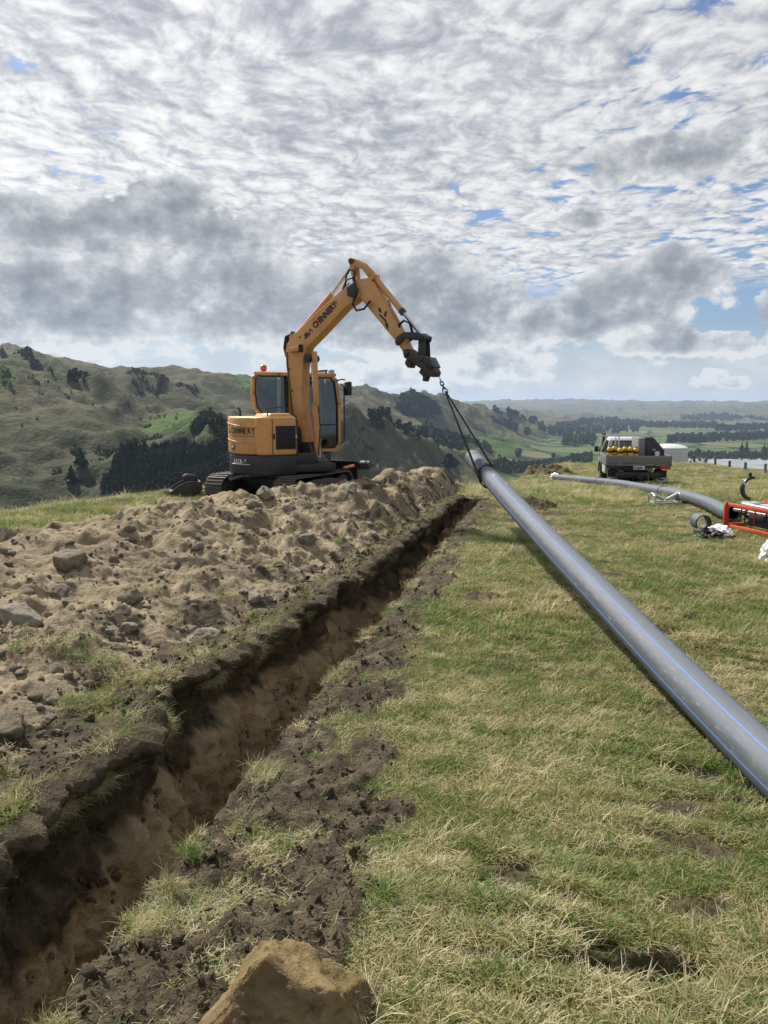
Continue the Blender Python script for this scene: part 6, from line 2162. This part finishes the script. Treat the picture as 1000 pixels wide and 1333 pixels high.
x, y = fan(34000, 2.2, 19.5, -400, 640)
s, t = st(x, y)
w = lip_w(s)
dl = -(w + 0.08) - t
cl = fbm(x * 1.6, y * 1.6, 14.0, 3)
ok = (dl > 0) & (t > -5.2) & (RNG.random(len(x)) < np.clip(0.26 + 1.0 * cl + 0.55 * np.exp(-dl / 0.5), 0.03, 1))
x, y = x[ok], y[ok]
sz = np.exp(RNG.normal(-4.75, 0.80, len(x))) * (0.75 + 0.05 * y)
tag(scatter('pebbles', np.c_[x, y, surf(x, y) - sz * 0.1], RNG.uniform(0, 6.28, (len(x), 3)), np.clip(sz, 0.003, 0.085), PEB), 'loose pebbles and crumbs of subsoil on the spoil heap', 'pebbles', kind='stuff')

# clods along the right lip, in the scrapes and along the torn left lip
x, y = fan(30000, 1.9, 17.5, -60, 760)
s, t = st(x, y)
mk = soil_mask(x, y)
cm, _ = scar_mask(x, y)
ok = (t > 0.02) & (RNG.random(len(x)) < np.maximum(mk * 0.32, cm * 0.45))
xr, yr = x[ok], y[ok]
zr = zf(xr, yr) + rough_amp(xr, yr) + berm(*st(xr, yr)) + 0.012 + 0.03 * np.maximum(0, ridged(xr * 3.3, yr * 3.3, 1.0, 4))
n2 = 3800
s2 = np.exp(RNG.uniform(math.log(1.8), math.log(17.3), n2))
t2 = -lip_w(s2) - np.abs(RNG.normal(0, 0.22, n2)) - 0.02
xl, yl = xy(s2, t2)
zl_ = surf(xl, yl) + 0.02 + 0.11 * np.exp(-(-lip_w(s2) - t2) / 0.35)
P = np.r_[np.c_[xr, yr, zr], np.c_[xl, yl, zl_]]
sz = np.clip(np.exp(RNG.normal(-5.2, 0.7, len(P))) * (0.85 + 0.07 * P[:, 1]), 0.002, 0.035)
tag(scatter('soil_clods', P, RNG.uniform(0, 6.28, (len(P), 3)), sz, CLOD), 'crumbly dark topsoil clods along both lips of the trench', 'clods', kind='stuff')


# ================================================================== grass
def grass_mat(name, c0, c1, c2, patch):
    m, n = material(name)
    p = n.pos()
    rnd = n.node('ShaderNodeObjectInfo').outputs['Random']
    a = n.noise(n.vm('MULTIPLY', p, (0.55, 1.0, 0.0)), 0.75, 4, 0.6)
    b = n.noise(n.vm('MULTIPLY', p, (0.7, 1.0, 0.0)), 5.0, 4, 0.6)
    k = n.m('ADD', n.m('MULTIPLY', a, 0.62), n.m('ADD', n.m('MULTIPLY', b, 0.28), n.m('MULTIPLY', n.m('SUBTRACT', rnd, 0.5), 0.16)))
    k = n.m('ADD', k, patch)
    col = n.ramp(k, [(0.36, c0), (0.45, c1), (0.55, c2)])
    u = n.attr('along')
    col = n.mix(n.ss(u, 0.35, 1.0, 0, 0.45), col, n.mix(0.5, col, (0.30, 0.26, 0.14)))
    d = n.node('ShaderNodeBsdfDiffuse'); n.put(d.inputs[0], col)
    tr = n.node('ShaderNodeBsdfTranslucent'); n.put(tr.inputs[0], col)
    g = n.node('ShaderNodeBsdfGlossy'); g.inputs['Roughness'].default_value = 0.5; g.inputs[0].default_value = (0.5, 0.5, 0.5, 1)
    x1 = n.node('ShaderNodeMixShader'); x1.inputs[0].default_value = 0.42
    x2 = n.node('ShaderNodeMixShader'); x2.inputs[0].default_value = 0.05
    n.t.links.new(d.outputs[0], x1.inputs[1]); n.t.links.new(tr.outputs[0], x1.inputs[2])
    n.t.links.new(x1.outputs[0], x2.inputs[1]); n.t.links.new(g.outputs[0], x2.inputs[2])
    o = n.node('ShaderNodeOutputMaterial'); n.t.links.new(x2.outputs[0], o.inputs[0])
    return m


M_GR = grass_mat('meadow_grass', (0.108, 0.195, 0.028), (0.215, 0.245, 0.066), (0.46, 0.395, 0.195), -0.012)
M_DRY = grass_mat('dry_grass', (0.23, 0.215, 0.09), (0.42, 0.36, 0.19), (0.56, 0.48, 0.29), 0.03)


def tuft(name, seed, nb, rad, lmin, lmax, lean, wdt, mat, comb=0.0):
    g = np.random.default_rng(seed)
    V, F, A = [], [], []
    for i in range(nb):
        r_, th = rad * math.sqrt(g.random()), g.uniform(0, 6.283)
        b = np.array([r_ * math.cos(th), r_ * math.sin(th), -0.004])
        az = g.uniform(0, 6.283) if g.random() > comb else g.normal(0, 0.5)
        L = g.uniform(lmin, lmax)
        tl = np.clip(g.normal(lean, 0.28), 0.05, 1.5)
        d = np.array([math.cos(az), math.sin(az), 0])
        sd = np.array([-d[1], d[0], 0]) * wdt * g.uniform(0.6, 1.2)
        bend = g.uniform(0.15, 0.8)
        pts = []
        p = b.copy(); a = tl
        for k in range(4):
            pts.append(p.copy())
            p = p + (d * math.sin(a) + np.array([0, 0, 1]) * math.cos(a)) * L / 3
            a = min(a + bend * 0.55, 1.75)
        for q in pts:
            q[2] = max(q[2], -0.004 + 0.003 * g.random())
        o = len(V)
        V += [pts[0] - sd, pts[0] + sd, pts[1] - sd * .9, pts[1] + sd * .9, pts[2] - sd * .65, pts[2] + sd * .65, pts[3] - sd * 0.1, pts[3] + sd * 0.1]
        A += [0, 0, .33, .33, .66, .66, 1, 1]
        F += [(o, o + 1, o + 3, o + 2), (o + 2, o + 3, o + 5, o + 4), (o + 4, o + 5, o + 7, o + 6)]
    me = raw_mesh(name, np.array(V), np.array(F), smooth=True)
    fattr(me, 'along', A)
    me.materials.append(mat)
    return me


T_UP = [tuft('tuft_green', 100 + i, 26, 0.055, 0.022, 0.058, 0.55, 0.0019, M_GR) for i in range(4)]
T_MAT = [tuft('tuft_mat', 110 + i, 26, 0.07, 0.035, 0.09, 1.2, 0.0019, M_GR if i % 2 else M_DRY, 0.3) for i in range(4)]
T_DRY = [tuft('tuft_dry', 120 + i, 22, 0.07, 0.035, 0.10, 1.15, 0.0017, M_DRY, 0.35) for i in range(3)]
T_LONG = [tuft('tuft_long', 130 + i, 40, 0.055, 0.07, 0.17, 0.85, 0.0020, M_GR if i % 3 else M_DRY, 0.2) for i in range(4)]
T_WEED = [tuft('weed', 140 + i, 12, 0.03, 0.02, 0.05, 1.0, 0.0065, M_GR) for i in range(2)]
KINDS = T_UP + T_MAT + T_DRY + T_LONG + T_WEED             # 0-3, 4-7, 8-10, 11-14, 15-16


def sward(name, x, y, scl, label, longp=0.03, dryb=0.0, zoff=0.0):
    n = len(x)
    dry = fbm(x * 0.55, y * 0.9, 51.0, 3) + 0.5 * fbm(x * 2.6, y * 3.4, 52.0, 2) + dryb
    q = RNG.random(n)
    pick = np.where(q < np.clip(0.46 - 0.75 * dry, 0.05, 0.9), RNG.integers(0, 4, n), np.where(q < np.clip(0.80 - 0.5 * dry, 0.3, 0.97), RNG.integers(4, 8, n), RNG.integers(8, 11, n)))
    lg = RNG.random(n) < longp * np.clip(1 + 2.5 * fbm(x * 1.3, y * 1.3, 61.0, 2), 0, 4)
    pick = np.where(lg, RNG.integers(11, 15, n), pick)
    wd = RNG.random(n) < 0.05 * sstep(fbm(x * 1.8, y * 1.8, 66.0, 2), 0.0, 0.4)
    pick = np.where(wd, RNG.integers(15, 17, n), pick)
    cm, cd = scar_mask(x, y)
    s, t = st(x, y)
    z = zf(x, y) + rough_amp(x, y) + cd + 0.03 * cleat(x, y) + zoff + berm(s, t)
    ct = cleat(x, y)
    s_ = scl * (1 + 0.25 * np.clip(ct, 0, 1)) * RNG.uniform(0.7, 1.3, n) * (1 + 0.35 * fbm(x * 1.1, y * 1.1, 71.0, 2))
    tag(scatter(name, np.c_[x, y, z], rnd_rot(n, 0.12), s_, KINDS, pick), label, 'grass', kind='stuff')


def right_side(n, ylo, yhi, ulo=-100, uhi=1130):
    x, y = fan(n, ylo, yhi, ulo, uhi)
    s, t = st(x, y)
    cm, _ = scar_mask(x, y, 0.085)
    sm = soil_mask(x, y)
    thin = sstep(t, soil_edge(s) + 0.9, soil_edge(s)) * 0.35 * sstep(fbm(x * 2, y * 2, 81.0, 3), -0.1, 0.3)
    free = (t > 0.03) | (s > 18.6)
    pr = 0.9 * sstep(-cleat(x, y), 0.1, 0.6)
    ok = free & (RNG.random(n) > np.maximum(np.maximum(np.maximum(sm * 0.88, cm * 0.99), thin), pr))
    return x[ok], y[ok]


x, y = right_side(54000, 1.5, 6.5, -100, 1650)
sward('grass', x, y, 0.9, 'short trampled green and straw grass on the right of the trench, nearest', 0.008)
x, y = right_side(42000, 6.5, 18, -100, 1380)
sward('grass', x, y, 1.3, 'short green and straw grass between the hoisted pipe and the trench', 0.012)
x, y = right_side(38000, 18, 50, 590, 1200)
sward('grass', x, y, 2.0, 'grass of the far brow round the truck and the lying pipe', 0.03, 0.10)
# left of the heap
x, y = fan(24000, 8.0, 20, -300, 420)
s, t = st(x, y)
ok = (t < -3.5) & (heap_h(s, t) < 0.035) & (np.minimum(np.hypot(x + 4.7, y - 9.5) - 1.1, np.hypot(x + 3.1, y - 12.4) - 0.9) > -0.35)
x, y = x[ok], y[ok]
sward('grass', x, y, 1.6, 'bright green grass strip behind the spoil heap at the left', 0.015, -0.35)
# tufts of turf left on the spoil's lower edge and the bare strip
x, y = fan(18000, 2.0, 17.3, -400, 640)
s, t = st(x, y)
w = lip_w(s)
dl = -w - t
c = fbm(x * 2.0, y * 2.0, 91.0, 3)
ok = (dl > 0.0) & (dl < 1.3) & (c + 0.55 * np.exp(-dl / 0.22) - 0.25 * dl > 0.10)
x, y = x[ok], y[ok]
n = len(x)
tag(scatter('lip_turf', np.c_[x, y, surf(x, y) + 0.01 + 0.11 * np.exp(-dl[ok] / 0.35)], rnd_rot(n, 0.3), RNG.uniform(0.6, 1.05, n), T_MAT + T_UP + T_LONG[:2]), 'torn turf and grass left standing along the left lip of the trench', 'grass', kind='stuff')
# grass hanging over the left lip
n = 2400
s = np.exp(RNG.uniform(math.log(1.9), math.log(17.3), n))
keep = fbm(s * 1.5, 1.0, 95.0, 3) > -0.1
s = s[keep]; n = len(s)
t = -lip_w(s) + RNG.uniform(-0.05, 0.05, n)
x, y = xy(s, t)
z = zf(x, y) + 0.09 - RNG.uniform(0, 0.10, n)
rot = np.zeros((n, 3))
rot[:, 1] = RNG.uniform(0.5, 1.7, n)
rot[:, 2] = -math.asin(TS) + RNG.normal(0, 0.4, n)
tag(scatter('hanging_turf', np.c_[x, y, z], rot, RNG.uniform(0.35, 0.8, n), T_LONG), 'long grass and roots hanging over the left wall of the trench', 'grass', kind='stuff')
# stones, crumbs and clods bedded in the cut face of the left wall
n = 5200
s = np.exp(RNG.uniform(math.log(1.9), math.log(17.0), n))
q = RNG.uniform(0.08, 1.0, n)
x, y = xy(s, -lip_w(s) + 0.16 * q ** 1.3 - 0.20 * np.exp(-((q - 0.30) / 0.18) ** 2) * np.clip(0.7 + 1.3 * fbm(s * 1.9, 4.4, 0, 4), 0, 2) + RNG.normal(0.005, 0.02, n))
z = zf(x, y) + 0.08 - q * 1.06
dk = q < np.interp(s, [2, 5, 9, 18], [0.46, 0.44, 0.42, 0.5]) + 0.24 * fbm(s * 1.1, 2.2, 5.0, 4)
sz = np.clip(np.exp(RNG.normal(-4.5, 0.6, n)), 0.004, 0.05)
tag(scatter('wall_crumbs', np.c_[x, y, z], RNG.uniform(0, 6.28, (n, 3)), sz, [PEB[1], PEB[2], PEB[4], CLOD[0], CLOD[1], CLOD[2]], np.where(dk, RNG.integers(3, 6, n), RNG.integers(0, 3, n))), 'crumbs of soil and small stones bedded in the trench wall', 'clods', kind='stuff')
# ragged tufts on the right lip
n = 520
s = np.exp(RNG.uniform(math.log(1.9), math.log(17.6), n))
keep = fbm(s * 1.9, 4.0, 97.0, 3) > 0.14
s = s[keep]; n = len(s)
x, y = xy(s, RNG.uniform(-0.02, 0.12, n))
rot = rnd_rot(n, 0.35)
tag(scatter('right_lip_turf', np.c_[x, y, zf(x, y) + 0.035 + berm(*st(x, y))], rot, RNG.uniform(0.4, 0.75, n), T_LONG + T_MAT), 'straggling grass tufts along the right lip of the trench', 'grass', kind='stuff')
